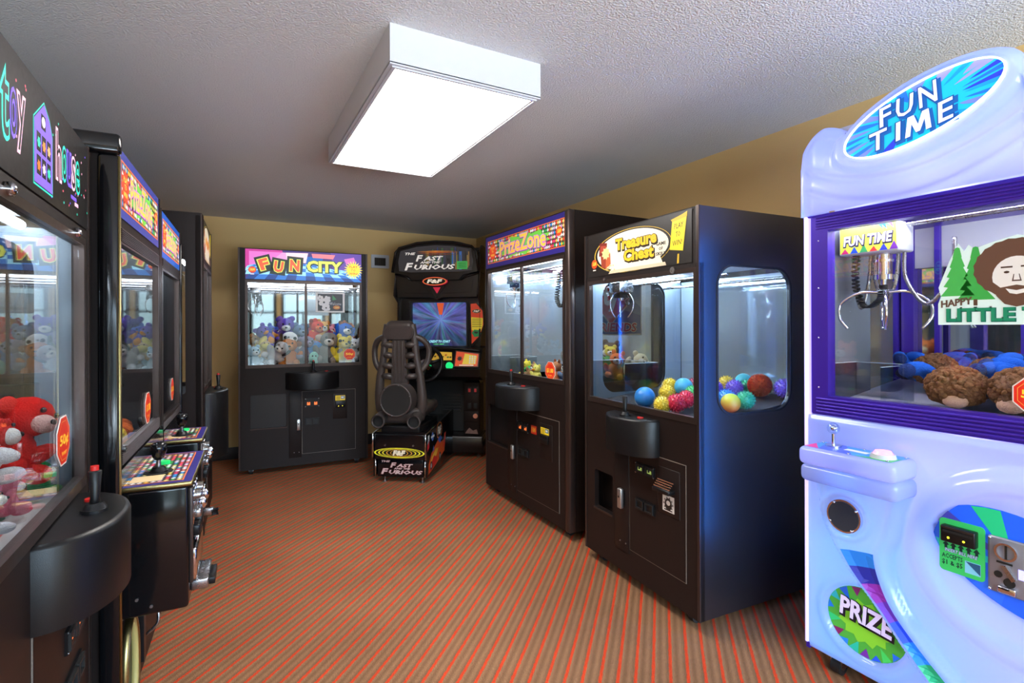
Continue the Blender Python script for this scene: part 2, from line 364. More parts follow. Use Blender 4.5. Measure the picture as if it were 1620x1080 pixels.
def art_city(mb, fr, w, h, e=.9):
    I = lambda *c: ink(c, e)
    mb.mat(I(60,40,110)).rect(0, w, 0, h, fr, .0004)
    mb.mat(I(190,50,140)).poly([(0,h*.34),(w*.34,h*.34),(w*.3,h),(0,h)], fr, .0006)
    mb.mat(I(215,110,190)).poly([(w*.03,h*.36),(w*.3,h*.36),(w*.36,h*.93),(w*.03,h*.93)], fr, .0007)
    mb.mat(I(226,150,200)).poly([(w*.2,h*.6),(w*.38,h*.36),(w*.5,h*.9),(w*.3,h*.93)], fr, .0008)
    mb.mat(I(240,205,215)).poly([(w*.34,h*.62),(w*.5,h*.6),(w*.52,h*.95),(w*.33,h*.93)], fr, .0009)
    mb.mat(I(228,120,130)).poly([(w*.56,h*.8),(w*.74,h*.78),(w*.76,h*.93),(w*.55,h*.94)], fr, .0009)
    mb.mat(I(90,60,150)).poly([(w*.74,h*.4),(w,h*.3),(w,h),(w*.72,h)], fr, .0007)
    mb.mat(I(200,110,180)).poly([(w*.86,h*.62),(w*.95,h*.7),(w*.93,h*.88),(w*.84,h*.8)], fr, .0009)
    # checkerboard running away into the distance
    cols = [I(40,110,190), I(150,215,240), I(20,60,130)]
    vs = [0, .14, .26, .36, .44, .51]; n = 22
    wav = lambda u: .10*math.sin(u*PI*2-.6)
    for j in range(5):
        for i in range(n):
            a, b = i/n, (i+1)/n; sk = lambda u, j_: min(1, max(0, .5+(u-.5)*(1+.18*(5-j_))))
            z0, z1 = vs[j], vs[j+1]
            mb.mat(cols[(i+j) % 2 if j else 2*((i+j) % 2)]).poly([(sk(a,j)*w,(z0+wav(a)*z0/.5)*h),(sk(b,j)*w,(z0+wav(b)*z0/.5)*h),(sk(b,j+1)*w,(z1+wav(b)*z1/.5)*h),(sk(a,j+1)*w,(z1+wav(a)*z1/.5)*h)], fr, .0010) if sk(b,j)-sk(a,j) > 1e-5 and sk(b,j+1)-sk(a,j+1) > 1e-5 else None
    mb.mat(I(10,90,170)).poly([(w*.5,h*.42),(w*.62,h*.46),(w*.66,h*.86),(w*.5,h*.82)], fr, .0008)
    letterblock(mb, fr, 'F', w*.15, h*.51, .32, h*.47, e)
    letterblock(mb, fr, 'U', w*.27, h*.44, -.14, h*.47, e)
    letterblock(mb, fr, 'N', w*.405, h*.5, -.05, h*.5, e)
    mb.text('CITY', fr, w*.665, h*.5, w*.315, h*.4, [(I(30,50,40), .1, .0018, .004, -.004), (I(40,60,50), .075, .0020, 0, 0), (I(222,232,90), .045, .0024, 0, 0)], 0, 2)
    mb.mat(I(245,225,60)).poly(star(w*.925, h*.43, h*.2, h*.33, 20), fr, .0020)
    for k, s_ in enumerate(('PLAY','TO','WIN!')):
        mb.text(s_, fr, w*.925, h*(.54-.12*k), h*(.3 if len(s_) > 2 else .16), h*.09, [(I(200,50,40), .02, .0026, 0, 0)], .1, 1)
    emblem(mb, fr, w*.055, h*.31, h*.12, e)
def art_treasure(mb, fr, w, h, e=.55, words=True):
    I = lambda *c: ink(c, e)
    mb.mat(I(26,22,20)).rect(0, w, 0, h, fr, .0004)
    eg, ei = ngon(w*.46, h*.47, w*.385, 48, 0, h*.47), ngon(w*.465, h*.47, w*.375, 48, 0, h*.45)
    clip = lambda p: [(min(max(a, 0), w), min(max(b, .01*h), h*.99)) for a, b in p]
    mb.mat(I(215,180,60)).poly(clip(eg), fr, .0007); mb.mat(I(26,22,20)).poly(clip(ngon(w*.463, h*.47, w*.378, 48, 0, h*.458)), fr, .0009)
    mb.mat(I(244,232,205)).poly(clip(ngon(w*.465, h*.47, w*.355, 48, 0, h*.43)), fr, .0011)
    mb.mat(I(244,232,205)).poly([(w*.24,.02*h),(w*.78,.02*h),(w*.72,h*.4),(w*.36,h*.4)], fr, .0012)
    mb.mat(I(222,196,165)).poly([(w*.24,.02*h),(w*.8,.02*h),(w*.79,h*.09),(w*.27,h*.09)], fr, .0013)
    # chest of coins
    f = fr.at(w*.19, h*.44)
    mb.mat(I(120,40,30)).poly([(-.06*w,.02*h),(.03*w,.02*h),(.035*w,.3*h),(-.05*w,.33*h)], f, .0015)
    mb.mat(I(170,70,50)).poly([(-.045*w,.1*h),(.02*w,.08*h),(.025*w,.24*h),(-.04*w,.26*h)], f, .0016)
    mb.mat(I(150,60,40)).poly([(-.03*w,-.24*h),(.02*w,-.29*h),(.02*w,.0),(-.04*w,.04*h)], f, .0017)
    mb.mat(I(190,95,55)).poly([(.02*w,-.29*h),(.075*w,-.2*h),(.07*w,.06*h),(.02*w,0)], f, .0017)
    mb.mat(I(220,205,140)).poly(star(.02*w, .06*h, .035*w, .05*w, 9, 0, .9), f, .0019)
    for i in range(14): mb.mat(I(200,180,110)).poly(ngon(random.uniform(.02,.12)*w, random.uniform(-.36,-.22)*h, .006*w, 6), f, .0016)
    if words:
        for s_, u, v, ww, hh in (('Treasure', .52, .64, .40, .26), ('Chest', .55, .36, .29, .26)):
            mb.text(s_, fr, w*u, h*v, w*ww, h*hh, [(I(40,30,20), .10, .0017, .004, -.006), (I(60,44,20), .085, .0019, 0, 0), (I(240,190,40), .045, .0022, 0, 0)], 0, 2)
        for k, s_ in enumerate(('GAME','OF','SKILL')):
            mb.text(s_, fr, w*.755, h*(.47-.1*k), w*(.085 if len(s_) > 2 else .035), h*.07, [(I(25,20,18), .03, .0018, 0, 0)], 0, 1)
    else:
        for k in range(6): mb.mat(I(225,150,50)).poly(star(w*(.36+.075*k), h*(.5+.06*math.sin(k*2)), h*.1, h*.17, 7, k), fr, .0017)
    f = fr.at(w*.885, h*.6, .06)
    mb.mat(I(90,75,10)).poly([(-.062*w,-.29*h),(.045*w,-.37*h),(.088*w,.31*h),(-.03*w,.3*h)], f, .0016)
    mb.mat(I(240,215,40)).poly([(-.06*w,-.28*h),(.042*w,-.36*h),(.085*w,.3*h),(-.028*w,.29*h)], f, .0018)
    mb.mat(I(215,180,30)).poly([(.05*w,.33*h),(.09*w,.36*h),(.085*w,.26*h),(-.03*w,.24*h),(-.04*w,.29*h)], f, .0019)
    if words:
        for k, s_ in enumerate(('PLAY','TO','WIN!')):
            mb.text(s_, f, w*(.02-.008*k), h*(.14-.16*k), w*(.075 if len(s_) > 2 else .035), h*.1, [(I(60,45,10), .0, .0021, 0, 0)], .2, 1)
    mb.mat(I(226,180,50)).poly([(.0,-.4*h),(.012*w,-.4*h),(.006*w,-.58*h),(-.008*w,-.58*h)], f, .0015)
    emblem(mb, fr, w*.075, h*.3, h*.12, e)
def neon(mb, fr, ch, u, v, w, h, col, e=1.4):
    mb.text(ch, fr, u, v, w, h, [(ink(col, e), .045, .0012, 0, 0), (ink((20,16,18)), .0, .0016, 0, 0)], 0, 3)
def art_toyhouse(mb, fr, w, h):
    """(fr starts at the sign's lower left corner)"""
    TE, VI, PK = (40,205,170), (110,80,225), (225,170,190)
    mb.mat(M('sign_black', (24,20,21), .3)).rect(0, w, 0, h, fr, .0006)
    for ch, u, v, ww, hh, c in (('t',.238,.50,.040,.115,TE),('o',.285,.50,.034,.085,VI),('y',.330,.47,.042,.11,PK),('h',.610,.54,.044,.115,PK),('o',.662,.51,.040,.08,TE),('u',.710,.51,.040,.08,VI),('s',.757,.51,.036,.08,PK),('e',.804,.51,.040,.08,TE)):
        neon(mb, fr, ch, u, v*h, ww, hh, c)
    # little toy house with six windows
    f = fr.at(.486, .46*h, 0, 0, .86)
    out = [(-.085,-.105),(.075,-.105),(.075,.05),(.05,.085),(0,.115),(-.085,.055)]
    mb.mat(ink(TE,1.2)).poly([(a*1.07,b*1.07) for a,b in out], f, .0012); mb.mat(ink((24,20,21))).poly([(a*1.03,b*1.03) for a,b in out], f, .0014); mb.mat(ink((120,90,230),1.)).poly(out, f, .0016)
    cs = [TE,(225,140,60),(235,170,110),(215,120,40),(230,200,205),TE]
    for i in range(6):
        u, v = -.05+.045*(i % 3), .005-.06*(i//3)
        mb.mat(ink((24,20,21))).rect(u-.018, u+.018, v-.026, v+.024, f, .0019)
        mb.mat(ink(cs[i],.8)).poly(star(u, v-.002, .011, .016, 6, i), f, .0022)
    mb.mat(ink((24,20,21))).rect(-.03, .012, .045, .085, f, .0019); mb.mat(ink((232,222,226),.8)).poly(ngon(-.009, .066, .016, 12, 0, .014), f, .0022)
    mb.mat(ink(VI,1.)).rect(.73, .79, .22*h, .26*h, fr, .0012); mb.mat(ink(PK,1.)).rect(.77, .81, .17*h, .21*h, fr, .0012)
    rg = random.Random(5)
    for i in range(58):
        u, v = rg.uniform(.02, w-.02), rg.uniform(.06, .94)*h
        mb.mat(ink(rg.choice([TE,PK,VI,(220,90,110)]), 1.)).poly(ngon(u, v, .0035, 6), fr, .0011)
def octagon_sticker(parent, fr, r, words, name='price_sticker', back=False):
    mb = MB(ink((238,225,215)))
    o = lambda k: ngon(0, 0, r*k, 8, PI/8)
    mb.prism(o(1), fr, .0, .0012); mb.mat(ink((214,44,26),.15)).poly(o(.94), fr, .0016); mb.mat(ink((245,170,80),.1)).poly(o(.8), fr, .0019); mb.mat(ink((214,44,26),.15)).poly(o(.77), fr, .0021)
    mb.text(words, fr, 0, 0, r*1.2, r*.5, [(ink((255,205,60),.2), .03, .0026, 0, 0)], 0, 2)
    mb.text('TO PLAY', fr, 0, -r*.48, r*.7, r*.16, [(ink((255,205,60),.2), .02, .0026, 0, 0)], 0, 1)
    return mb.build(name, parent)
# ---------------------------------------------------------------- claw machines
def side_fr(W, right): return FR((W,0,0),(0,1,0),(0,0,1)) if right else FR((0,0,0),(0,-1,0),(0,0,1))
def caster(mb, x, y, s=1):
    mb.mat(RUBBER).cyl((x-.016*s,y,.032),(x+.016*s,y,.032),.032,n=14); mb.mat(STEEL).cyl((x-.018*s,y,.032),(x+.018*s,y,.032),.014,n=10)
    mb.box(x-.022,x-.018,y-.02,y+.02,.03,.075); mb.box(x+.018,x+.022,y-.02,y+.02,.03,.075); mb.box(x-.03,x+.03,y-.03,y+.03,.068,.078)
def joystick(parent, x, y, z, h=.1, red=False, fat=False, lean=(0,0)):
    mb = MB(BLKPL); mb.cyl((x,y,z),(x,y,z+.008),.03,n=18); mb.cyl((x,y,z+.008),(x,y,z+.022),.026,.018,n=18)
    tx, ty = x+lean[0], y+lean[1]
    if fat:
        mb.mat(STEEL).cyl((x,y,z+.01),(tx,ty,z+h*.5),.007,n=8); mb.mat(GLOSSB)
        mb.tube([(tx,ty,z+h*.42),(tx,ty,z+h*.5),(tx,ty,z+h*.75),(tx,ty,z+h*.95),(tx,ty,z+h)], [.011,.018,.027,.024,.012], 14)
    else:
        mb.tube([(x,y,z+.015),((x+tx)/2,(y+ty)/2,z+h*.3),(tx,ty,z+h*.88),(tx,ty,z+h*.9)], [.013,.010,.015,.012], 12)
    o = mb.build('joystick', parent)
    if red: MB(REDP).cyl((tx,ty,z+h*.88),(tx,ty,z+h),.009,n=10).build('fire_button', o)
    return o
def half_shelf(t, cx, a, b, z0, z1, red=True, lean=(0,0), btn=True):
    """Half-round control shelf standing out of the front."""
    pts = [(cx+a*math.cos(q), b*math.sin(q)) for q in (PI*i/24 for i in range(25))]
    mb = MB(BLKPL); fr = FR((0,0,0),(1,0,0),(0,-1,0),(0,0,1))
    r = .012; ins = [(cx+(a-r)*math.cos(q), (b-r)*math.sin(q)) for q in (PI*i/24 for i in range(25))]
    n = len(pts); low = [fr.p(u,v,z0) for u,v in pts]; hi = [fr.p(u,v,z1-r) for u,v in pts]; ed = [fr.p(cx+(u-cx)*(1-.3*r/a), v*(1-.3*r/b), z1-.3*r) for u,v in pts]; tp = [fr.p(u,v,z1) for u,v in ins]
    vs = low+hi+ed+tp; fs = []
    for k in range(3): fs += [(k*n+i+1, k*n+i, (k+1)*n+i, (k+1)*n+i+1) for i in range(n-1)]
    mb.add(vs, fs, True); mb.add(tp, [tuple(range(n-1,-1,-1))]); mb.add(low, [tuple(range(n))])
    o = mb.build('control_shelf', t)
    joystick(t, cx, -b*.5, z1, .115, red, lean=lean)
    if btn: MB(REDP).cyl((cx+a*.5,-b*.33,z1),(cx+a*.5,-b*.33,z1+.006),.016,n=14).build('button', o)
    return o
def coin_slots(t, x0, x1, z0, z1, z2, z3, lit=(232,110,50), e=1.2):
    mb = MB(BLKPL); fr = front()
    low = MB(BLKPL)
    for q_, (a, b) in ((mb,(z0,z1)),(low,(z2,z3))):
        q_.prism(rect4(x0, x1, b, a), fr, 0, .010)
    w = (x1-x0)/2
    for i in range(2):
        u = x0+w*(i+.5)
        mb.mat(RUBBER).prism([rect4(u-w*.42,u+w*.42,z1+.006,z0-.006), rect4(u-w*.3,u+w*.3,z1+.016,z0-.014)], fr, .010, .016)
        mb.mat(ink(lit, e)).rect(u-w*.22, u+w*.22, z1+.018, (z0+z1)/2+.006, fr, .0105); mb.mat(RUBBER).box(u-.003,u+.003,-.018,-.010,(z0+z1)/2-.002,z0-.012)
        low.mat(RUBBER).prism([rect4(u-w*.42,u+w*.42,z3+.006,z2-.006), rect4(u-w*.3,u+w*.3,z3+.014,z2-.014)], fr, .010, .018)
        low.mat(M('slot_dark', (12,12,12), .5)).rect(u-w*.3, u+w*.3, z3+.014, z2-.014, fr, .0102)
    low.build('coin_return', t)
    for u in (x0+.004, x1-.004):
        for v in (z0-.004, z1+.004): mb.mat(STEEL).cyl(fr.p(u,v,.009), fr.p(u,v,.0125), .004, n=8)
    return mb.build('coin_mechanism', t)
def latch(t, x, z0, z1):
    mb = MB(M('brushed_latch', (190,186,182), .35, metal=.9, scale=200)); mb.rbox(x-.017, x+.017, -.034, -.012, z0, z1, .006)
    mb.mat(BLKPL).box(x-.012, x+.012, -.013, .001, z0+.01, z1-.01); mb.mat(RUBBER).cyl((x,-.0345,(z0+z1)/2+.01),(x,-.036,(z0+z1)/2+.01),.006,n=10)
    return mb.build('door_latch', t)
def claw(t, x, y, ztop, zt, r=.075, big=1., chrome=True, cable=True):
    """Carriage, telescopic head and three curved fingers."""
    a = thing_part('claw_unit', t)
    mb = MB(STEEL); mb.rbox(x-.05*big, x+.05*big, y-.05*big, y+.05*big, ztop-.07, ztop-.01, .006); mb.mat(BLKPL).box(x-.03,x+.03,y-.03,y+.03,ztop-.1,ztop-.07); mb.build('carriage', a)
    zb = zt+.13*big
    mb = MB(CHROME); mb.cyl((x,y,ztop-.1),(x,y,zb+.06),.012*big,n=12); mb.cyl((x,y,zb+.09*big),(x,y,zb+.02*big),.024*big,n=16); mb.cyl((x,y,zb+.055*big),(x,y,zb+.045*big),.031*big,n=16); mb.cyl((x,y,zb+.02*big),(x,y,zb-.03*big),.014*big,n=12); mb.build('claw_head', a)
    for k in range(3):
        q = 2*PI*k/3+.5; d = Vector((math.cos(q), math.sin(q), 0)); P0 = Vector((x,y,zb))
        pts = bez([P0+d*.012, P0+d*r*.6+Vector((0,0,.012)), P0+d*r+Vector((0,0,-.035*big)), P0+d*r*.93+Vector((0,0,-.09*big)), P0+d*r*.55+Vector((0,0,-.13*big))], 5)
        MB(CHROME).tube(pts, .0042*big, 6).build('claw_finger', a)
    if cable:
        c = [(x+.02,y,ztop-.07),(x+.05,y+.01,ztop-.14),(x+.035,y+.01,zb+.1),(x+.012,y,zb+.07)]
        pts = bez(c, 40); out = []
        for i, p in enumerate(pts):
            q = i*1.3; out.append(p+Vector((math.cos(q)*.008, math.sin(q)*.008, 0)))
        MB(RUBBER).tube(out, .0028, 5).build('coiled_cable', a)
    return a
def thing_part(name, parent):
    o = bpy.data.objects.new(name, None); C.objects.link(o); o.parent = parent; o.empty_display_size = .05; return o
def cabinet(name, label, loc, rz, W, D, H, hz, g, deck, art, div=None, side='full', rec=None, strip=None, door=None, lat=None, coin=None, bill=None,
            shelf=None, base=.055, post=.0, sidemat=None, mat=None, lit=(232,110,50), claw_at=None, lining=None, back='mirror', tubes=1, glass_sides=(True, True), group=None, sidewin=None, open_rec=False, emit_tube=None):
    """A crane game: g = glass x0,x1,z0,z1; hz = lower edge of the lit header."""
    mat = mat or BLACKW; x0, x1, z0, z1 = g; fr = front()
    t = thing(name, label, 'arcade claw machine', (*loc, 0), math.radians(rz), group)
    zf = z0-.045                                   # top of the lower cabinet
    # lower cabinet with the recessed prize door
    mb = MB(mat)
    loops = [rect4(0, W, base, zf)]
    if rec: loops.append(rrect(*rec, .012, 3))
    mb.prism(loops, fr, -.03, 0); mb.box(.001, W-.001, .075, D, base+.01, zf-.01); mb.box(.001, W-.001, .03, .08, zf-.05, zf-.01); mb.box(.001,.03,.03,.08,base,zf-.02); mb.box(W-.03,W-.001,.03,.08,base,zf-.02); mb.box(.001,W-.001,.03,.08,base,base+.04)
    mb.build('lower_cabinet', t)
    if rec:
        a, b, c, d = rec
        mb = MB(M('recess_black', (16,14,14), .35)); mb.box(a, b, (.07 if open_rec else .022), .074, c, d)
        mb.mat(EDGE).box(a-.004, b+.004, -.006, .01, c-.012, c-.002); mb.build('prize_door', t)
    if strip:
        a, b, c, d = strip; mb = MB(mat); mb.rbox(a, b, -.006, .001, c, d, .0025)
        for u in (a+(b-a)*.4, a+(b-a)*.8): mb.mat(STEEL).cyl(fr.p(u, c+.05, .005), fr.p(u, c+.05, .009), .004, n=8)
        mb.build('front_strip', t)
    if door:
        a, b, c, d = door; mb = MB(M('door_worn_edge', (122,110,100), .5, var=.4, scale=300)); mb.box(a, b, -.0025, .001, c, d); mb.mat(mat).box(a+.003, b-.003, -.0035, 0, c+.003, d-.003); mb.build('coin_door', t)
    if lat: latch(t, *lat)
    if coin: coin_slots(t, *coin, lit=lit)
    if bill: bill(t)
    # window frame and panes
    rim = .022
    mb = MB(mat); mb.prism([rect4(0, W, zf, hz), rect4(x0-rim, x1+rim, z0-.03, z1+rim)], fr, -.03, 0); mb.build('front_frame', t)
    mb = MB(EDGE); mb.prism([rect4(x0-rim, x1+rim, z0-.03, z1+rim), rect4(x0, x1, z0, z1)], fr, -.022, .004)
    if div: mb.box(div-.012, div+.012, -.006, .012, z0-.02, z1)
    mb.build('window_rails', t)
    xs = [x0, x1] if not div else [x0, div, x1]
    for a, b in zip(xs, xs[1:]): MB(GLASS).box(a, b, .008, .012, z0, z1).build('glass_pane', t)
    # sides
    sw = sidewin or (.13, D-.1, z0-.02, z1)
    for right in (False, True):
        sf = side_fr(W, right); k = 1 if right else -1
        fl = lambda l: [(k*a, b) for a, b in (l if right else l[::-1])]
        loops = [rect4(0, D, base, H)]
        hole = None
        if side != 'none' and glass_sides[1 if right else 0]:
            hole = rrect(*sw, .1 if side == 'round' else .012, 8 if side == 'round' else 2); loops.append(hole)
        mb = MB(sidemat or mat); mb.prism([fl(l) for l in loops], sf, -.018, 0); mb.mat(EDGE).box(*((-.003,.012) if not right else (W-.012, W+.003)), -.003, .004, base, H)
        o = mb.build('side_panel', t)
        if lining:
            l2 = [rect4(.03, D-.03, deck, hz)]+([hole] if hole else [])
            MB(lining).prism([fl(l) for l in l2], sf, -.0215, -.0182).build('inner_lining', o)
        if hole:
            MB(GLASS).prism(fl(hole), sf, -.012, -.008).build('side_glass', o)
            if side == 'round':
                MB(RUBBER).prism([fl(rrect(sw[0]-.006, sw[1]+.006, sw[2]-.006, sw[3]+.006, .105, 8)), fl(rrect(sw[0]+.004, sw[1]-.004, sw[2]+.004, sw[3]-.004, .097, 8))], sf, -.004, .004, smooth=True).build('window_gasket', o)
    # header
    mb = MB(mat); mb.box(.016, W-.016, .005, D-.01, H-.02, H); mb.box(.016, W-.016, .002, .10, hz, H-.018); mb.build('header_box', t)
    mb = MB(mat); art(mb, FR((post, -.001, hz+.004), (1,0,0), (0,0,1)), W-2*post, H-hz-.012); mb.build('marquee_sign', t)
    # inside
    zt = hz+.0
    mb = MB(mat); mb.box(.018, W-.018, D-.02, D, base, H-.02); mb.build('back_panel', t)
    if back in ('mirror', 'lightened'): MB(MIRROR if back == 'mirror' else LIGHTM).box(.022, W-.022, D-.026, D-.0201, deck, zt).build('back_mirror', t)
    else: MB(lining or GREYIN).box(.022, W-.022, D-.026, D-.0201, deck, zt).build('back_lining', t)
    mb = MB(M('prize_deck', (52,52,56), .8, bump=.5, scale=300, var=.5)); mb.box(.018, W-.018, .03, D-.02, deck-.02, deck); mb.build('prize_deck', t)
    mb = MB(M('white_lining', (205,208,210), .5, scale=20)); mb.box(.02, W-.02, .10, D-.03, zt+.03, zt+.045); mb.build('inner_roof', t)
    for k in range(tubes):
        y = .14+(D-.3)*k
        MB(emit_tube or TUBE).cyl((.06,y,zt-.0),(W-.06,y,zt-.0),.013,n=10).build('lamp_tube', t)
    mb = MB(STEEL)
    for y in (.2, D-.18): mb.cyl((.02,y,zt-.045),(W-.02,y,zt-.045),.008,n=8)
    mb.build('gantry_rail', t)
    if claw_at: claw(t, *claw_at)
    # casters
    for u in (.1, W-.1):
        for v in (.07, D-.08):
            mb = MB(RUBBER); caster(mb, u, v, 1); mb.build('caster', t)
    if shelf: half_shelf(t, *shelf)
    return t
def chute(t, x0, x1, y0, y1, z0, z1):
    mb = MB(ACRYL); mb.box(x0, x1, y1-.004, y1, z0, z1); mb.box(x0, x0+.004, y0, y1, z0, z1); mb.box(x1-.004, x1, y0, y1, z0, z1)
    mb.mat(M('acrylic_edge', (210,226,226), .2, scale=30)).box(x0, x1, y1-.005, y1+.001, z1, z1+.002).box(x0, x0+.005, y0, y1, z1, z1+.002).box(x1-.005, x1, y0, y1, z1, z1+.002)
    return mb.build('prize_chute', t)
def bill_slot(x0, x1, z0, z1, plate, label_rgb=(238,205,40), lit=True):
    def f(t):
        a, b, c, d = plate; fr = front(); mb = MB(BLACKW); mb.rbox(a, b, -.006, .0, c, d, .003)
        mb.mat(BLKPL).rbox(x0, x1, -.022, -.004, z0, z0+(z1-z0)*.55, .004); mb.mat(RUBBER).box(x0+.01, x1-.01, -.024, -.020, z0+.028, z0+.034)
        if label_rgb:
            zc = z0+(z1-z0)*.58
            mb.mat(ink(label_rgb,.2)).rect(x0, x1, zc, z1, fr, .0065); w = x1-x0; h = z1-zc
            mb.mat(ink((40,120,180))).rect(x0+w*.55, x0+w*.95, zc+h*.3, z1-h*.12, fr, .0070); mb.mat(ink((235,235,225))).rect(x0+w*.6, x0+w*.85, zc+h*.45, z1-h*.25, fr, .0073)
            for k in range(4): mb.mat(ink((40,36,20))).rect(x0+w*.08, x0+w*.48, zc+h*(.14+.2*k), zc+h*(.22+.2*k), fr, .0070)
        if lit:
            for u in (.3,.7): mb.mat(ink((240,220,60),3.)).poly(ngon(x0+(x1-x0)*u, z0+.016, .0035, 8), fr, .0226)
        return mb.build('bill_acceptor', t)
    return f
# ---------------------------------------------------------------- soft toys and balls
def fur(rgb): return M('plush_%02x%02x%02x' % rgb, rgb, .95, bump=.7, scale=240, var=.12, spec=.1)
EYE = M('toy_eye', (10,10,12), .1)
def toy_root(name, label, cat, t, loc, rz, group):
    """Stands in machine t's local frame but stays top-level."""
    m = Matrix.Translation(t.location) @ Matrix.Rotation(t.rotation_euler.z, 4, 'Z')
    p = m @ Vector(loc); return thing(name, label, cat, p, t.rotation_euler.z+rz, group)
def orient(o, rot, s): o.rotation_euler = (rot[0], rot[1], o.rotation_euler.z+rot[2]); o.scale = (s,s,s)
def plush(name, label, t, loc, s=1., rot=(0,0,0), body=(200,60,50), head=None, muzzle=(240,235,225), ear=None, earkind='round', belly=None, spots=None, cat='soft toy', group=None, beak=False, limb=None):
    """A seated soft animal about 0.2 m tall at s=1, facing -y; its seat at z=0."""
    loc = (loc[0], max(loc[1], .122*s+.03), loc[2]+.008*s+.07*s*abs(math.sin(rot[1])))
    r = toy_root(name, label, cat, t, loc, 0, group); orient(r, rot, s)
    head = head or body; ear = ear or head; limb = limb or body
    mb = MB(fur(body)); mb.ell((0,0,.062),(.066,.058,.068), bumpy=.05)
    if belly: mb.mat(fur(belly)).ell((0,-.018,.060),(.045,.046,.050))
    if spots:
        rg = random.Random(len(label))
        for i in range(9):
            q, z = rg.uniform(0,2*PI), rg.uniform(.02,.11); k = math.sqrt(max(.05,1-((z-.062)/.068)**2))
            mb.mat(fur(spots)).ell((.066*k*math.cos(q)*.9, .058*k*math.sin(q)*.9, z), (.017,.017,.014), nu=8, nv=6)
    mb.build('torso', r)
    mb = MB(fur(limb))
    for sx in (-1,1):
        MB(fur(limb)).ell((sx*.070,-.022,.075),(.022,.026,.048),(.5,sx*.5,0),10,8).build('arm', r)
        MB(fur(limb)).ell((sx*.048,-.066,.026),(.026,.050,.026),(0,0,-sx*.25),10,8).build('leg', r)
    mb = MB(fur(head)); mb.ell((0,-.012,.160),(.060,.056,.052), bumpy=.04)
    if spots:
        for q in (.7,2.2,3.9,5.2): mb.mat(fur(spots)).ell((.056*math.cos(q), -.012+.052*math.sin(q), .17), (.016,.016,.013), nu=8, nv=6)
    h = mb.build('head', r)
    if beak: MB(fur((240,150,40))).ell((0,-.072,.150),(.026,.028,.012), nu=12, nv=8).build('beak', h)
    else:
        mb = MB(fur(muzzle)); mb.ell((0,-.060,.146),(.032,.026,.024), nu=12, nv=8); mb.mat(EYE).ell((0,-.085,.153),(.010,.007,.007), nu=8, nv=6); mb.build('muzzle', h)
    for sx in (-1,1):
        MB(EYE).ell((sx*.022,-.062,.176), .0075, nu=8, nv=6).build('eye', h)
        e = MB(fur(ear))
        if earkind == 'long': e.ell((sx*.060,-.005,.150),(.016,.024,.046),(0,sx*.25,0),10,8)
        elif earkind == 'point': e.ell((sx*.036,-.005,.212),(.018,.011,.026),(0,sx*.3,0),10,8)
        elif earkind == 'side': e.ell((sx*.068,-.010,.168),(.026,.012,.022),None,10,8)
        else: e.ell((sx*.042,-.005,.206),(.022,.013,.022),None,10,8)
        e.build('ear', h)
    return r
def cushion(name, label, t, loc, size, rgb, rot=(0,0,0), band=None, cat='soft toy', group=None):
    r = toy_root(name, label, cat, t, loc, 0, group); orient(r, rot, 1)
    x, y, z = size; MB(fur(rgb)).rbox(-x/2, x/2, -y/2, y/2, 0, z, min(size)*.4, 4).build('stuffed_body', r)
    if band: MB(fur(band)).rbox(-x/2-.003, x/2+.003, -y/2-.003, y/2+.003, z*.42, z*.58, .006).build('seam_band', r)
    return r
def blob(name, label, t, loc, rads, rgb, rot=(0,0,0), cat='soft toy', second=None, group=None):
    r = toy_root(name, label, cat, t, loc, 0, group); orient(r, rot, 1)
    MB(fur(rgb)).ell((0,0,rads[2]), rads, bumpy=.08, bs=3.).build('stuffed_body', r)
    if second: MB(fur(second)).ell((0,-rads[1]*.72,rads[2]*.95), (rads[0]*.5,rads[1]*.38,rads[2]*.5)).build('patch', r)
    for sx in (-1,1): MB(EYE).ell((sx*rads[0]*.3,-rads[1]*.9,rads[2]*1.4), .008, nu=8, nv=6).build('eye', r)
    return r
def snake(name, label, t, pts, rad, rgb, cat='soft toy'):
    r = toy_root(name, label, cat, t, pts[0], 0, None); P = [Vector(p)-Vector(pts[0]) for p in pts]
    c = bez(P, 8); n = len(c); MB(fur(rgb)).tube(c, [rad*(.45+.55*math.sin(PI*min(1,max(.0,.12+.8*i/n)))) for i in range(n)], 14).build('stuffed_body', r)
    MB(fur(tuple(max(0,int(v*.7)) for v in rgb))).ell(c[-1], (rad*1.1,rad*.9,rad*.8)).build('head', r)
    return r
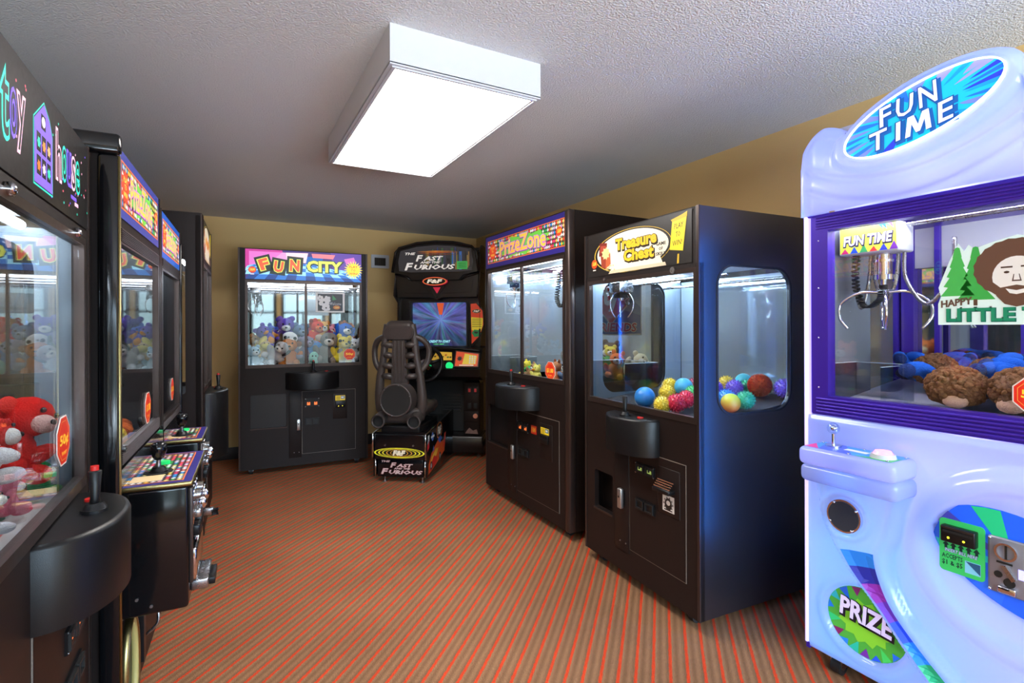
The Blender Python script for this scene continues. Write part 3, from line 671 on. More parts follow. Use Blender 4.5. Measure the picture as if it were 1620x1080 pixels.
def ball(name, label, t, loc, r, rgb, spiky=False, rgb2=None, clear=False, group=None):
    o = toy_root(name, label, 'ball', t, loc, random.uniform(0,6), group)
    if clear:
        m = MATS.get('clear_red')
        if not m:
            m = M('clear_red', rgb, .06, scale=10); b = m.node_tree.nodes['Principled BSDF']; b.inputs['Transmission Weight'].default_value = .75; b.inputs['IOR'].default_value = 1.15
    elif rgb2:
        key = 'two_tone_%02x%02x%02x' % rgb; m = MATS.get(key)
        if not m:
            m = M(key, rgb, .35); nt = m.node_tree; tc = nt.nodes.new('ShaderNodeTexCoord'); sp = nt.nodes.new('ShaderNodeSeparateXYZ'); mr = nt.nodes.new('ShaderNodeMapRange'); cr = nt.nodes.new('ShaderNodeValToRGB')
            mr.inputs[1].default_value = 0; mr.inputs[2].default_value = 2*r; nt.links.new(tc.outputs['Object'], sp.inputs[0]); nt.links.new(sp.outputs['Z'], mr.inputs[0]); nt.links.new(mr.outputs[0], cr.inputs[0])
            cr.color_ramp.elements[0].color = (*lin(rgb),1); cr.color_ramp.elements[1].color = (*lin(rgb2),1); nt.links.new(cr.outputs[0], nt.nodes['Principled BSDF'].inputs['Base Color'])
    else: m = M('rubber_%02x%02x%02x' % rgb, rgb, .3, scale=12, var=.2)
    mb = MB(m); mb.ell((0,0,r), r, nu=24, nv=16)
    if spiky:
        n = 110
        for i in range(n):
            z = 1-2*(i+.5)/n; q = i*2.39996; k = math.sqrt(1-z*z); d = Vector((k*math.cos(q), k*math.sin(q), z)); c = Vector((0,0,r))
            mb.cyl(c+d*r*.95, c+d*r*1.2, r*.095, r*.02, 5, False)
    mb.build('shell', o)
    return o
def doll(label, t, loc, s=1., rot=(0,0,0), arm=1, group=None):
    """Soft doll with a big curly brown head of hair, blue shirt and white paper-shaped palette."""
    r = toy_root('curly_haired_doll', label, 'soft toy', t, (loc[0], loc[1], loc[2]+.014), 0, group); orient(r, rot, s)
    HAIR = M('curly_hair_plush', (128,90,60), 1, bump=1., scale=90, var=.35, spec=.05)
    mb = MB(HAIR); rg = random.Random(len(label))
    mb.ell((0,0,.070),(.088,.080,.070), bumpy=.12, bs=4)
    for i in range(240):
        z = 1-1.75*(i+.5)/240; q = i*2.39996+rg.uniform(-.2,.2); k = math.sqrt(max(0,1-z*z))
        mb.ell((.084*k*math.cos(q), .077*k*math.sin(q), .070+.067*z), rg.uniform(.008,.013), nu=6, nv=4)
    h = mb.build('hair', r)
    MB(fur((222,178,150))).ell((0,-.058,.026),(.036,.028,.024), nu=12, nv=8).build('face', h)
    MB(fur((92,150,222))).ell((.0,.125,.045),(.058,.085,.042), nu=14, nv=10).build('shirt', r)
    MB(fur((60,62,72))).ell((.0,.225,.034),(.045,.060,.030), nu=12, nv=8).build('trousers', r)
    for sx in (-1,1):
        a = MB(fur((40,100,200))); a.tube(bez([(sx*.045,.10,.06),(sx*.10,.085,.12),(sx*.135,.02,.125)],5), [.027]*10+[.022], 10); a.mat(fur((40,58,110))).ell((sx*.142,.006,.120), .027, nu=10, nv=8); a.build('arm', r)
    if arm: 
        mb = MB(fur((236,236,232))); mb.prism(star(0,0,.03,.05,4,.3), FR((.12,-.02,.09),(1,0,0),(0,.5,.85)), -.006, .006); mb.build('palette', r)
    return r
# ---------------------------------------------------------------- the crane games
rngP = random.Random(11)
NAVY, BLUE = (44,36,120), (20,90,190)
# back wall, lit pink and blue header
FCm = cabinet('claw_machine', 'wide black claw machine full of soft toys against the back wall, pink and blue header', (.093,5.5), -3.3, 1.175, .76, 2.145, 1.85,
    (.078,1.097,1.04,1.826), 1.0, lambda mb, fr, w, h: art_city(mb, fr, w, h), div=.587, rec=(.098,.41,.44,.757), strip=(.431,.543,.131,.76), door=(.547,1.054,.16,.771),
    lat=(.515,.396,.505), coin=(.576,.706,.698,.616,.507,.437), bill=bill_slot(.859,.953,.592,.711,(.835,.973,.479,.73)), shelf=(.648,.248,.17,.80,.963), post=.058, claw_at=(.14,.22,1.80,1.53),
    tubes=2, emit_tube=M('bright_tube', (235,244,255), .5, emit=9))
octagon_sticker(FCm, front(.006, .998, 1.122), .062, '50¢')
mb = MB(ink((240,240,240))); f = front(.004, .815, 1.644); mb.rect(-.138,.138,-.1,.1,f,0); mb.mat(ink((36,40,48))).rect(-.118,.118,-.085,.085,f,.001)
for u, v, k in ((-.06,.0,.05),(-.04,-.055,.04),(-.095,.04,.03),(-.03,.03,.035)):
    for i in range(5): q = 2*PI*i/5+k*20; mb.mat(ink((238,236,238))).poly(ngon(u+k*.6*math.cos(q), v+k*.6*math.sin(q), k*.45, 10), f, .0015+.0001*i)
mb.mat(ink((60,150,90))).poly([(.02,.02),(.06,.03),(.02,.075)], f, .0014); mb.poly([(-.02,.03),(-.05,.05),(-.01,.06)], f, .0013)
mb.text('Welcome', f, .05, -.012, .11, .03, [(ink((225,225,230)), 0, .0016, 0, 0)], .3, 1); mb.mat(ink((214,130,60))).poly(ngon(.06,-.05,.035,16,0,.02), f, .0014); mb.text('S&M', f, .06, -.05, .04, .016, [(ink((250,225,120)), .02, .0018, 0, 0)], .1, 1)
mb.build('window_card', FCm)
# right wall, diamond header
PZm = cabinet('claw_machine', 'black claw machine with diamond-patterned header and $1.00 sticker by the right wall', (1.95,4.045), -90, 1.25, .82, 2.16, 1.885,
    (.058,1.174,1.04,1.848), .985, lambda mb, fr, w, h: art_prize(mb, fr, w, h, NAVY, rngP, .28), div=.62, rec=(.041,.399,.43,.745), strip=(.405,.547,.117,.75), door=(.552,1.127,.145,.762),
    lat=(.51,.378,.487), coin=(.57,.73,.684,.61,.487,.426), bill=bill_slot(.899,1.006,.582,.689,(.887,1.043,.47,.718), lit=False), shelf=(.637,.238,.2,.80,.965), post=.012, claw_at=(.26,.14,1.82,1.56),
    glass_sides=(False, True), back='lightened', lining=GREYIN, tubes=2)  # grey lining and second tube added to brighten the dark interior
MB(LIGHTM).box(.0216,.024,.05,.78,.99,1.86).build('side_mirror', PZm)
MB(EDGE).rbox(1.205,1.262,-.012,.04,.056,2.16,.012).build('corner_post', PZm)
octagon_sticker(PZm, front(.006, 1.007, 1.092), .068, '$1.00')
mb = MB(ink((200,40,30))); mb.rect(.76,.84,.62,.68,front(),.0042); mb.text('100', front(), .80, .65, .055, .04, [(ink((250,200,60)), .02, .0046, 0, 0)], 0, 1); mb.build('price_label', PZm)
chute(PZm, .05, .38, .03, .28, .985, 1.15)
c = bez([(.6,.36,1.84),(.585,.36,1.74),(.56,.36,1.62),(.62,.36,1.55),(.68,.36,1.62),(.665,.36,1.74),(.65,.36,1.84)], 34)
MB(RUBBER).tube([p+Vector((math.cos(i*1.15)*.018,math.sin(i*1.15)*.018,0)) for i, p in enumerate(c)], .0045, 5).build('coiled_cable', PZm)
# poster standing in the side window, readable from outside
po = thing('heart_poster', 'poster with big red heart inside the side window between the two right-wall machines', 'poster', (2.05,2.845,1.335))
mb = MB(ink((236,240,246)))
mb.box(0,.56,.0005,.0015,0,.375)
for f in (FR((.0,0,0),(1,0,0),(0,0,1),(0,-1,0)), FR((.0,.002,0),(1,0,0),(0,0,1),(0,1,0))):
    mb.mat(ink((130,160,215))).rect(.01,.55,.01,.365,f,.0004); mb.mat(ink((90,110,190))).poly([(.01,.01),(.55,.01),(.55,.14),(.3,.2),(.01,.12)],f,.0006); mb.mat(ink((180,205,235))).poly([(.3,.365),(.55,.2),(.55,.365)],f,.0006)
    def hrt(k): return [(.28+k*.0105*(16*math.sin(q)**3), .235+k*.0105*(13*math.cos(q)-5*math.cos(2*q)-2*math.cos(3*q)-math.cos(4*q))) for q in (2*PI*i/48 for i in range(48))]
    mb.mat(ink((240,232,232))).poly([(a,min(b,.372)) for a,b in hrt(1.06)],f,.0008); mb.mat(ink((222,44,60))).poly([(a,min(b,.37)) for a,b in hrt(.98)],f,.0010)
    mb.text('ty', f, .28, .25, .15, .17, [(ink((244,240,240)), .05, .0013, 0, 0)], 0, 2)
    mb.text('& FRIENDS', f, .28, .055, .46, .062, [(ink((244,240,240)), .08, .0012, 0, 0), (ink((200,40,90)), .03, .0015, 0, 0)], .1, 2)
mb.build('printed_sheet', po)
# right, chest header with rounded side windows
TCm = cabinet('claw_machine', 'black claw machine with gold-lettered cream header and rounded side window, holding rubber balls', (1.919,2.585), -93.2, .922, .77, 1.945, 1.686,
    (.052,.892,.98,1.645), .93, lambda mb, fr, w, h: art_treasure(mb, fr, w, h, .2), rec=(.095,.272,.335,.555), open_rec=True, strip=(.297,.422,.173,.738), door=(.425,.841,.2,.75),
    lat=(.371,.409,.518), coin=(.483,.63,.687,.631,.502,.442), bill=None, shelf=(.47,.19,.13,.745,.93,False), post=.04, sidemat=SIDEB, side='round', sidewin=(.112,.61,.985,1.68), claw_at=(.17,.14,1.665,1.45),
    lit=(120,140,70), base=.06, tubes=1, back='lightened', lining=M('pale_blue_lining', (140,155,168), .35, scale=20), emit_tube=M('cool_tube', (205,232,255), .5, emit=26))
mb = MB(MATS['prize_deck'])
o = [c for c in TCm.children if c.name.startswith('prize_deck')][0]
me = o.data
for v in me.vertices:
    if v.co.z > .92: v.co.z = .936+.12*v.co.y
mb = MB(BLACKW); mb.rbox(.647,.804,-.007,.001,.48,.708,.004); mb.mat(BLKPL).rbox(.658,.774,-.05,-.006,.592,.615,.006)
for k in range(4): mb.mat(CHROME).box(.66,.772,-.04+.008*k,-.036+.008*k,.616+.009*k,.622+.009*k)
mb.build('bill_acceptor', TCm, 'steel-lipped bill slot'); mb = MB(ink((226,222,214))); fq = front(-.0072); mb.mat(ink((226,222,214))).rect(.688,.769,.5,.578,fq,0); mb.mat(ink((40,36,34))).poly(ngon(.728,.536,.025,14,0,.03),fq,.0004); mb.mat(ink((226,222,214))).poly(ngon(.728,.542,.014,10,0,.012),fq,.0008)
for k in range(10): q = 2*PI*k/10; mb.mat(ink((70,66,62))).poly(star(.728+.03*math.cos(q), .538+.03*math.sin(q), .003, .006, 5), fq, .0005)
mb.mat(ink((40,36,34))).rect(.70,.756,.505,.511,fq,.0006); mb.build('picture_sticker', TCm)
MB(MATS['cool_tube']).cyl((.09,.12,1.69),(.09,.66,1.69),.013,n=10).build('lamp_tube', TCm)  # extra tube, added only to light the poster beyond the side glass
MB(STEEL).cyl((.761,-.004,1.665),(.761,-.009,1.665),.016,n=16).cyl((.208,-.004,1.667),(.208,-.009,1.667),.010,n=12).build('frame_lock', TCm)
chute(TCm, .03, .35, .03, .26, .94, 1.19)
# left row: nearest, neon lettered header
TYm = cabinet('claw_machine', 'nearest black claw machine on the left with neon-outlined lettering and toy house header', (-.363,1.07), 90.5, .945, .78, 1.95, 1.69,
    (.03,.872,.968,1.64), .93, lambda mb, fr, w, h: art_toyhouse(mb, fr, w, h), rec=(.06,.3,.34,.6), strip=None, door=(.39,.87,.2,.745), lat=None, coin=(.64,.80,.625,.565,.5,.44), bill=None, shelf=(.6,.215,.145,.745,.935), post=.0, claw_at=(.2,.3,1.66,1.4), side='round', sidewin=(.12,.62,.985,1.66), back='lightened', lining=M('pale_blue_lining'))
for u in (.246,.771): MB(CHROME).cyl((u,-.002,1.662),(u,-.012,1.662),.014,n=14).ell((u,-.012,1.662),(.011,.006,.011)).build('frame_bolt', TYm)
octagon_sticker(TYm, front(.006, .68, 1.108), .068, '50¢')
chute(TYm, .42, .80, .30, .52, .94, 1.16)
mb = MB(ink((228,232,234))); f = flat(.9305, .60, .14); mb.rect(-.2,.25,-.12,.13,f,0); mb.mat(ink((60,120,90))).poly(ngon(.05,.02,.05,12),f,.001); mb.mat(ink((200,60,60))).rect(-.12,-.02,-.06,.05,f,.001); mb.build('deck_card', TYm)
# left row: two diamond-headed machines with square control boxes
def control_box(t, x0, x1, b, z0, z1, blue, rng, mech=True):
    """Square box with patterned top, stick and coin hardware on its face."""
    mb = MB(GLOSSB); mb.rbox(x0+.012, x1-.012, -b+.014, .002, z0, z1-.016, .012, 3)
    for u, v in ((-.05,z0+.06),(-.09,z0+.03)): mb.mat(STEEL).cyl((x0+.0125,u,v),(x0+.008,u,v),.005,n=8)
    box = mb.build('control_box', t)
    mb = MB(BRASS); mb.rbox(x0, x1, -b, .004, z1-.016, z1, .005)
    f = FR((x0+.004,-b+.004,z1+.0004),(1,0,0),(0,1,0)); w, h = x1-x0-.008, b-.004
    mb.mat(ink(blue)).rect(0,w,0,h,f,0); mb.mat(ink((235,120,60))).rect(.025,w-.02,.025,h,f,.0004); mb.mat(ink((24,18,22))).rect(.03,w-.026,.03,h,f,.0007)
    nx, ny = int((w-.056)/.021), int((h-.03)/.019)
    for i in range(nx):
        for j in range(ny):
            u, v = .03+.021*(i+.5), .03+.019*(j+.5); mb.mat(ink(rng.choice(DIA))).poly([(u-.0098,v),(u,v-.009),(u+.0098,v),(u,v+.009)],f,.001)
    mb.mat(ink((240,205,150))).rect(.05,.13,h*.45,h*.9,f,.0014)
    mb.build('patterned_top', t)
    cx = x0+.36*(x1-x0)
    MB(RUBBER).cyl((cx,-b*.42,z1),(cx,-b*.42,z1+.004),.045,n=22).build('dust_washer', t)
    joystick(t, cx, -b*.42, z1, .11, fat=True)
    MB(M('lit_green_button', (20,180,90), .3, emit=.4)).cyl((cx+.13,-b*.42,z1),(cx+.13,-b*.42,z1+.012),.020,n=16).build('button', t)
    if mech:
        mb = MB(STEEL); y = -b+.014; f = front(y)
        MB(EDGE).rbox(x0+.03, x0+.045, y-.012, y, z1-.36, z1-.03, .003).build('lock_bar', t)
        for k in range(2):
            if x0+.1+.1*k+.05 > x1: break
            mb = MB(CHROME); u = x0+.10+.1*k; mb.mat(CHROME).rbox(u-.04,u+.04,y-.012,y,z1-.17,z1-.04,.004); mb.mat(STEEL).rbox(u-.03,u+.03,y-.034,y-.01,z1-.15,z1-.12,.006); mb.cyl((u,y-.012,z1-.075),(u,y-.03,z1-.075),.02,n=14); mb.mat(CHROME).ell((u,y-.036,z1-.105),(.014,.014,.02)); mb.build('coin_mechanism', t); MB(BLKPL).rbox(u-.028,u+.028,y-.03,y,z1-.215,z1-.175,.006).build('reject_button', t)
        mb = MB(CHROME); mb.rbox(x0+.05,x1-.2,y-.022,y,z1-.36,z1-.25,.008); mb.mat(STEEL).rbox(x0+.07,x1-.25,y-.055,y-.0,z1-.405,z1-.37,.004); mb.mat(BLKPL).rbox(x0+.09,x1-.29,y-.075,y-.05,z1-.402,z1-.378,.003); mb.build('coin_return', t)
    return box
P1m = cabinet('claw_machine', 'black claw machine on the left with navy diamond header, second from the camera', (-.315,2.1), 87.6, .865, .8, 2.005, 1.765,
    (.056,.80,.985,1.68), .93, lambda mb, fr, w, h: art_prize(mb, fr, w, h, (56,66,150), rngP, .55), lat=None, coin=None, bill=None, shelf=None, post=.045, claw_at=(.45,.25,1.72,1.5), lining=DARKIN, glass_sides=(False, False))
mb = MB(GLOSSB); mb.box(.004,.86,-.012,.001,.44,.935); mb.build('kick_panel', P1m)
def ribs(t, a, b, z, n):
    mb = MB(M('ribbed_trim', (78,62,60), .3, metal=.5, scale=40)); mb.box(a, b, -.003, .001, z-.003, z+.0065*n)
    for k in range(n): mb.cyl((a,-.004,z+.0065*k),(b,-.004,z+.0065*k),.0032,n=6)
    mb.build('ribbed_trim', t)
ribs(P1m, .05, .81, .942, 7); ribs(P1m, .05, .81, 1.69, 7)
mb = MB(GLOSSB); mb.rbox(-.03,.0,-.015,.045,.055,1.955,.014,3); mb.rbox(-.035,.004,-.018,.8,1.955,2.02,.012,3); mb.mat(BRASS).tube([(-.022,-.012,.07),(-.022,-.012,1.95)],.005,6); mb.mat(EDGE).box(-.0315,-.03,.06,.075,.06,1.95).box(-.0315,-.03,.14,.152,.06,1.95).box(-.0315,-.03,.22,.226,.06,1.95); mb.build('corner_post', P1m)
control_box(P1m, 0, .5, .21, .44, .875, NAVY, rngP)
octagon_sticker(P1m, front(.006, .585, 1.06), .07, '$1.00')
MB(STEEL).cyl((.03,-.002,1.0),(.03,-.02,1.0),.012,n=12).build('frame_lock', P1m)
chute(P1m, .06, .25, .03, .3, .94, 1.22)
mb = MB(M('plywood_door_ring', (196,178,110), .4, scale=60)); mb.prism([ngon(.13,.2,.1,28,0,.19), ngon(.13,.2,.085,28,0,.172)], front(), 0, .02, smooth=True); mb.mat(BRASS).prism([ngon(.13,.2,.105,28,0,.195), ngon(.13,.2,.098,28,0,.188)], front(), 0, .024, smooth=True); mb.mat(M('recess_black')).poly(ngon(.13,.2,.086,28,0,.173), front(), .001); mb.build('prize_door', P1m)
mb = MB(CHROME); mb.tube(bez([(.33,-.0,.38),(.33,-.05,.385),(.34,-.095,.365),(.36,-.09,.35),(.36,-.03,.345)],6),.014,8); mb.cyl((.345,-.08,.37),(.345,-.08,.345),.024,n=14); mb.mat(STEEL).tube(bez([(.36,0,.33),(.37,-.05,.31),(.36,-.06,.25),(.36,-.02,.21)],6),.006,8); mb.mat(BLKPL).box(.26,.30,-.03,0,.16,.40); mb.build('padlock_hasp', P1m)
P2m = cabinet('claw_machine', 'black claw machine on the left with bright blue diamond header, third from the camera', (-.277,2.99), 87.9, .735, .78, 1.97, 1.735,
    (.04,.66,.95,1.675), .90, lambda mb, fr, w, h: art_prize(mb, fr, w, h, BLUE, rngP, .75), lat=None, coin=None, bill=None, shelf=None, post=.03, claw_at=(.42,.3,1.70,1.5), lining=DARKIN, glass_sides=(False, True))
mb = MB(GLOSSB); mb.box(.004,.73,-.010,.001,.44,.90); mb.build('kick_panel', P2m)
ribs(P2m, .03, .7, .907, 5); ribs(P2m, .03, .7, 1.69, 7)
MB(GLOSSB).rbox(.715,.74,-.012,.03,.055,1.9,.006).build('corner_post', P2m)
control_box(P2m, 0, .345, .17, .5, .855, NAVY, rngP)
octagon_sticker(P2m, front(.006, .435, 1.06), .065, '$1.00')
M3m = cabinet('claw_machine', 'tall black claw machine in the far left corner with a cream and amber header', (-.142,3.88), 87.8, .86, .8, 2.13, 1.855,
    (.07,.79,1.0,1.80), .95, lambda mb, fr, w, h: art_treasure(mb, fr, w, h, .5, False), div=.4, rec=(.06,.3,.44,.74), strip=None, door=(.35,.82,.16,.74), lat=None, coin=None, bill=None, shelf=(.5,.24,.13,.49,.95), post=.07, claw_at=(.18,.3,1.8,1.45), back='grey', glass_sides=(True, True), sidewin=(.09,.7,.98,1.83))
mb = MB(BLACKW); mb.rbox(.0,.05,-.01,.05,.055,2.13,.016,3); mb.build('corner_post', M3m)
# ---------------------------------------------------------------- what is in the machines
B = 'in the pink and blue headed machine'
G1 = 'soft toys in the back wall machine'
def P_(lb, t, loc, s, *a, **k): return plush('plush_toy', lb, t, loc, s*1.3, *a, group=G1, **k)
P_('yellow soft duck lying at the left end of the back wall machine', FCm, (.17,0.29,1.06), .95, (0,.9,1.2), (236,220,120), beak=True)
P_('pale blue soft bear in the bottom left corner of the back wall machine', FCm, (.12,0.14,1.0), .75, (0,0,.4), (170,205,222), muzzle=(225,235,240))
P_('blue and orange soft bird at the rear left of the toy heap, back wall machine', FCm, (.21,0.47,1.17), .8, (0,.5,.5), (60,90,190), head=(60,90,190), belly=(240,150,60), beak=True)
P_('purple soft penguin with orange belly left of the tall penguin', FCm, (.30,0.41,1.16), .85, (0,-.7,.4), (98,72,180), belly=(245,160,60), beak=True)
P_('grey soft dog with dark ears lying at the front left of the back wall machine', FCm, (.27,0.13,1.01), .85, (0,.8,-.5), (190,188,190), ear=(70,66,70), earkind='long')
P_('tan soft puppy tucked behind the grey dog', FCm, (.19,0.31,1.06), .7, (0,.2,.3), (214,186,140), earkind='side')
P_('white soft dog with black spots in the middle of the toy heap', FCm, (.42,0.27,1.08), .95, (.2,.1,.2), (238,238,238), spots=(30,30,34), ear=(30,30,34), earkind='long')
P_('tall purple and white soft penguin on top of the toy heap', FCm, (.42,0.45,1.20), 1.05, (.2,0,0), (96,70,178), head=(98,72,180), belly=(240,240,244), muzzle=(240,240,244), limb=(245,160,70))
P_('slate blue soft hippo behind the spotted dog', FCm, (.54,0.41,1.13), 1.0, (0,.1,.2), (112,136,168), muzzle=(150,170,195))
P_('orange soft giraffe with big muzzle at the front of the back wall machine', FCm, (.44,0.13,1.0), 1.0, (0,0,0), (206,120,52), muzzle=(214,140,72), ear=(150,84,40), earkind='side')
P_('grey and lilac soft elephant beside the divider rail', FCm, (.55,0.25,1.02), .95, (0,.3,.3), (150,144,168), muzzle=(170,160,185), earkind='side')
blob('plush_toy', 'large round blue soft toy right of the divider rail', FCm, (.66,0.32,1.06), (.135,.11,.10), (88,146,214), group=G1)
P_('bright red soft bear behind the large blue toy', FCm, (.66,0.47,1.17), .95, (0,.4,.2), (226,62,44), muzzle=(240,120,70))
P_('small red soft crab peeking over the heap, back wall machine', FCm, (.555,0.55,1.24), .6, (0,0,.3), (224,70,50))
P_('amber soft lion behind the green cushion', FCm, (.75,0.51,1.19), .9, (0,.2,.2), (240,176,84), ear=(220,140,60))
snake('plush_snake', 'long maroon patterned soft snake lying along the back of the toy heap', FCm, [(.60,.55,1.24),(.68,.56,1.32),(.78,.56,1.335),(.88,.53,1.29),(.97,.5,1.2)], .062, (150,44,88))['group'] = G1
cushion('plush_cushion', 'lime green square soft cushion with darker edge, right half of the toy heap', FCm, (.81,0.37,1.15), (.17,.12,.14), (168,205,70), (.25,.35,.3), band=(110,160,60), group=G1)
P_('grey soft monkey with pale face at the front glass, right half', FCm, (.79,0.14,1.0), 1.15, (0,.15,-.1), (132,126,122), muzzle=(226,220,212), ear=(224,200,180), earkind='side')
blob('plush_egg', 'small mint soft egg beside the grey monkey', FCm, (.667,.10,1.012), (.05,.045,.07), (150,214,196), group=G1)
P_('royal blue and white soft dog at the right of the toy heap', FCm, (.945,0.38,1.12), 1.05, (0,.3,.2), (44,104,206), muzzle=(240,240,244), belly=(240,240,244), earkind='long')
P_('yellow and black soft bee behind the red price sticker', FCm, (.92,0.15,1.0), 1.0, (0,.2,.2), (240,214,60), spots=(40,36,30), muzzle=(240,220,120))
P_('pale blue soft rabbit above the yellow bee', FCm, (.94,0.30,1.06), .8, (0,-.3,.3), (150,196,226), earkind='long')
P_('brown soft turkey in the rear right corner of the back wall machine', FCm, (1.00,0.55,1.17), .9, (0,.3,.6), (186,104,60), beak=True)
P_('orange soft fish beside the maroon snake', FCm, (1.0,0.57,1.2), .75, (0,.4,.2), (238,132,70))
P_('beige soft bear between the grey dog and the spotted dog', FCm, (.34,0.29,1.02), .7, (0,.2,.3), (214,196,160))
P_('lilac soft mouse low in the middle behind the giraffe', FCm, (.50,0.38,1.04), .8, (0,0,-.3), (176,150,206), earkind='round')
P_('white soft bear at the right edge beside the yellow bee', FCm, (1.05,0.29,1.02), .85, (0,.2,-.3), (232,232,236), earkind='round')
P_('pink soft pig high in the rear centre of the back wall machine', FCm, (.87,0.61,1.18), .8, (0,0,.2), (232,150,170), earkind='point')
P_('caramel soft bear in the rear left of the toy heap', FCm, (.12,.50,1.08), .8, (0,.1,.3), (200,150,96))
P_('scarlet soft bird at the far right rear of the toy heap', FCm, (1.07,.60,1.12), .75, (0,0,-.2), (206,60,60), beak=True)
P_('cream soft sheep under the rear of the toy heap', FCm, (.30,0.57,1.05), 1.0, (0,0,.2), (230,224,208), muzzle=(120,104,96))
P_('teal soft turtle low in the rear of the toy heap', FCm, (.86,0.55,1.02), 1.0, (0,.1,.2), (60,150,150))
G2 = 'soft toys in the diamond-headed right machine'
def Q_(*a, **k): return plush('plush_toy', *a, group=G2, **k)
Q_('yellow soft chick near the divider, right diamond machine', PZm, (.47,.13,.99), .6, (0,.2,0), (240,222,80), beak=True)
blob('plush_ball', 'round green soft ball at the front glass of the right diamond machine', PZm, (.53,.12,.99), (.055,.05,.05), (60,176,90), group=G2)
Q_('lemon soft duckling left of the $1.00 sticker', PZm, (.67,.1,.985), .55, (0,.1,.2), (236,228,120), beak=True)
Q_('tan soft puppy lying at the front glass under the divider', PZm, (.57,.06,.985), .55, (0,.6,.4), (196,150,110))
Q_('wild brown-haired soft troll behind the $1.00 sticker', PZm, (.88,.15,.99), .7, (0,0,0), (190,120,80), head=(176,120,84), ear=(150,90,60), earkind='point')
Q_('blue-grey soft wolf right of the $1.00 sticker', PZm, (1.04,.14,.985), .8, (0,0,.3), (110,130,160))
Q_('large grey soft seal in the middle of the right diamond machine', PZm, (.60,.42,.99), 1.1, (0,.7,.3), (150,152,150))
Q_('orange soft fox seen through the side glass of the right diamond machine', PZm, (.98,.58,.99), .9, (0,.2,.9), (232,120,44), muzzle=(240,225,205), earkind='point')
Q_('cream soft lamb lying in the near rear corner of the right diamond machine', PZm, (1.08,.62,.985), .95, (0,.8,1.2), (232,220,186), earkind='side')
Q_('yellow and green soft frog perched above the orange fox', PZm, (.9,.62,1.08), .75, (0,0,.9), (90,170,80), head=(236,214,90))
blob('plush_ball', 'small mint soft ball beside the cream lamb', PZm, (1.0,.72,.995), (.05,.05,.05), (120,190,160), group=G2)
Q_('dark brown soft dog high in the rear of the right diamond machine', PZm, (.78,.7,1.0), 1.2, (0,.1,.5), (96,76,62))
# balls
G3 = 'rubber balls in the gold-lettered machine'
dz = lambda y: .949+.12*y
BL = [('smooth blue ball alone at the front glass of the gold-lettered machine',.44,.09,.055,(44,130,205),0),('spiky yellow ball, rearmost of the three seen through the front glass',.27,.42,.042,(232,196,50),1),('spiky yellow ball in the middle of the three yellow ones',.40,.28,.041,(236,200,54),1),
 ('spiky yellow ball closest to the front glass',.60,.07,.040,(238,204,60),1),('spiky red ball closest to the front glass',.645,.12,.043,(222,40,70),1),('spiky red ball behind the other red one',.615,.215,.042,(218,44,72),1),('smooth pale blue ball behind the red pair',.405,.40,.052,(80,176,214),0),
 ('spiky green ball right of the pale blue ball',.54,.335,.041,(70,180,100),1),('spiky maroon ball in the middle of the gravel',.37,.52,.04,(150,40,70),1),('spiky yellow ball at the left end of the rounded side window',.496,.636,.041,(228,196,60),1),
 ('spiky purple ball left of the big clear red ball',.63,.55,.043,(120,90,190),1),('spiky purple ball at the left edge of the rounded side window',.54,.50,.040,(110,80,190),1),('smooth turquoise ball behind the purple spiky ball',.57,.69,.048,(80,190,200),0),('spiky green ball beside the big clear red ball',.645,.63,.038,(40,160,110),1),
 ('spiky lime and green ball at the right end of the side window',.725,.655,.046,(120,200,120),1),('spiky purple ball at the right end of the side window',.845,.665,.045,(124,92,200),1),('spiky sky blue ball low at the left of the side window',.77,.335,.043,(60,140,220),1),('spiky green ball touching the rainbow ball',.86,.365,.041,(40,170,120),1)]
for lb, x, y, r, c, sp in BL: ball('rubber_ball', lb, TCm, (x,y,dz(y)), r, c, bool(sp), group=G3)
ball('rubber_ball', 'big clear red ball in the rounded side window', TCm, (.75,.60,dz(.6)), .062, (240,80,50), clear=True, group=G3)
ball('rubber_ball', 'orange to yellow to green rainbow ball at the bottom of the side window', TCm, (.862,.262,dz(.262)), .046, (245,90,50), rgb2=(190,220,60), group=G3)
# nearest left machine
G4 = 'soft toys in the nearest left machine'
def R_(*a, **k): return plush('plush_toy', *a, group=G4, **k)
R_('large fluffy red soft monster behind the 50 cent sticker', TYm, (.70,.125,.985), 1.0, (.1,.5,-.5), (226,40,34), muzzle=(236,190,180), ear=(226,60,50), earkind='side')
R_('red and white striped soft cap toy behind the red monster', TYm, (.55,.14,1.02), .75, (0,.9,0), (232,228,228), head=(214,50,44), spots=(210,50,44))
R_('green soft frog in front of the red monster', TYm, (.80,.06,.935), .42, (0,.2,.3), (40,150,80), muzzle=(225,235,230))
R_('pink and white soft cat low at the front glass, nearest left machine', TYm, (.60,.10,.935), .45, (0,.5,.2), (232,120,140), muzzle=(240,235,235), earkind='point')
R_('brown soft bear in the far corner of the nearest left machine', TYm, (.84,.14,.93), .55, (0,0,-.4), (180,120,84))
R_('white soft rabbit beside the pink cat, nearest left machine', TYm, (.46,.10,.935), .5, (0,.3,.2), (224,220,224), earkind='long')
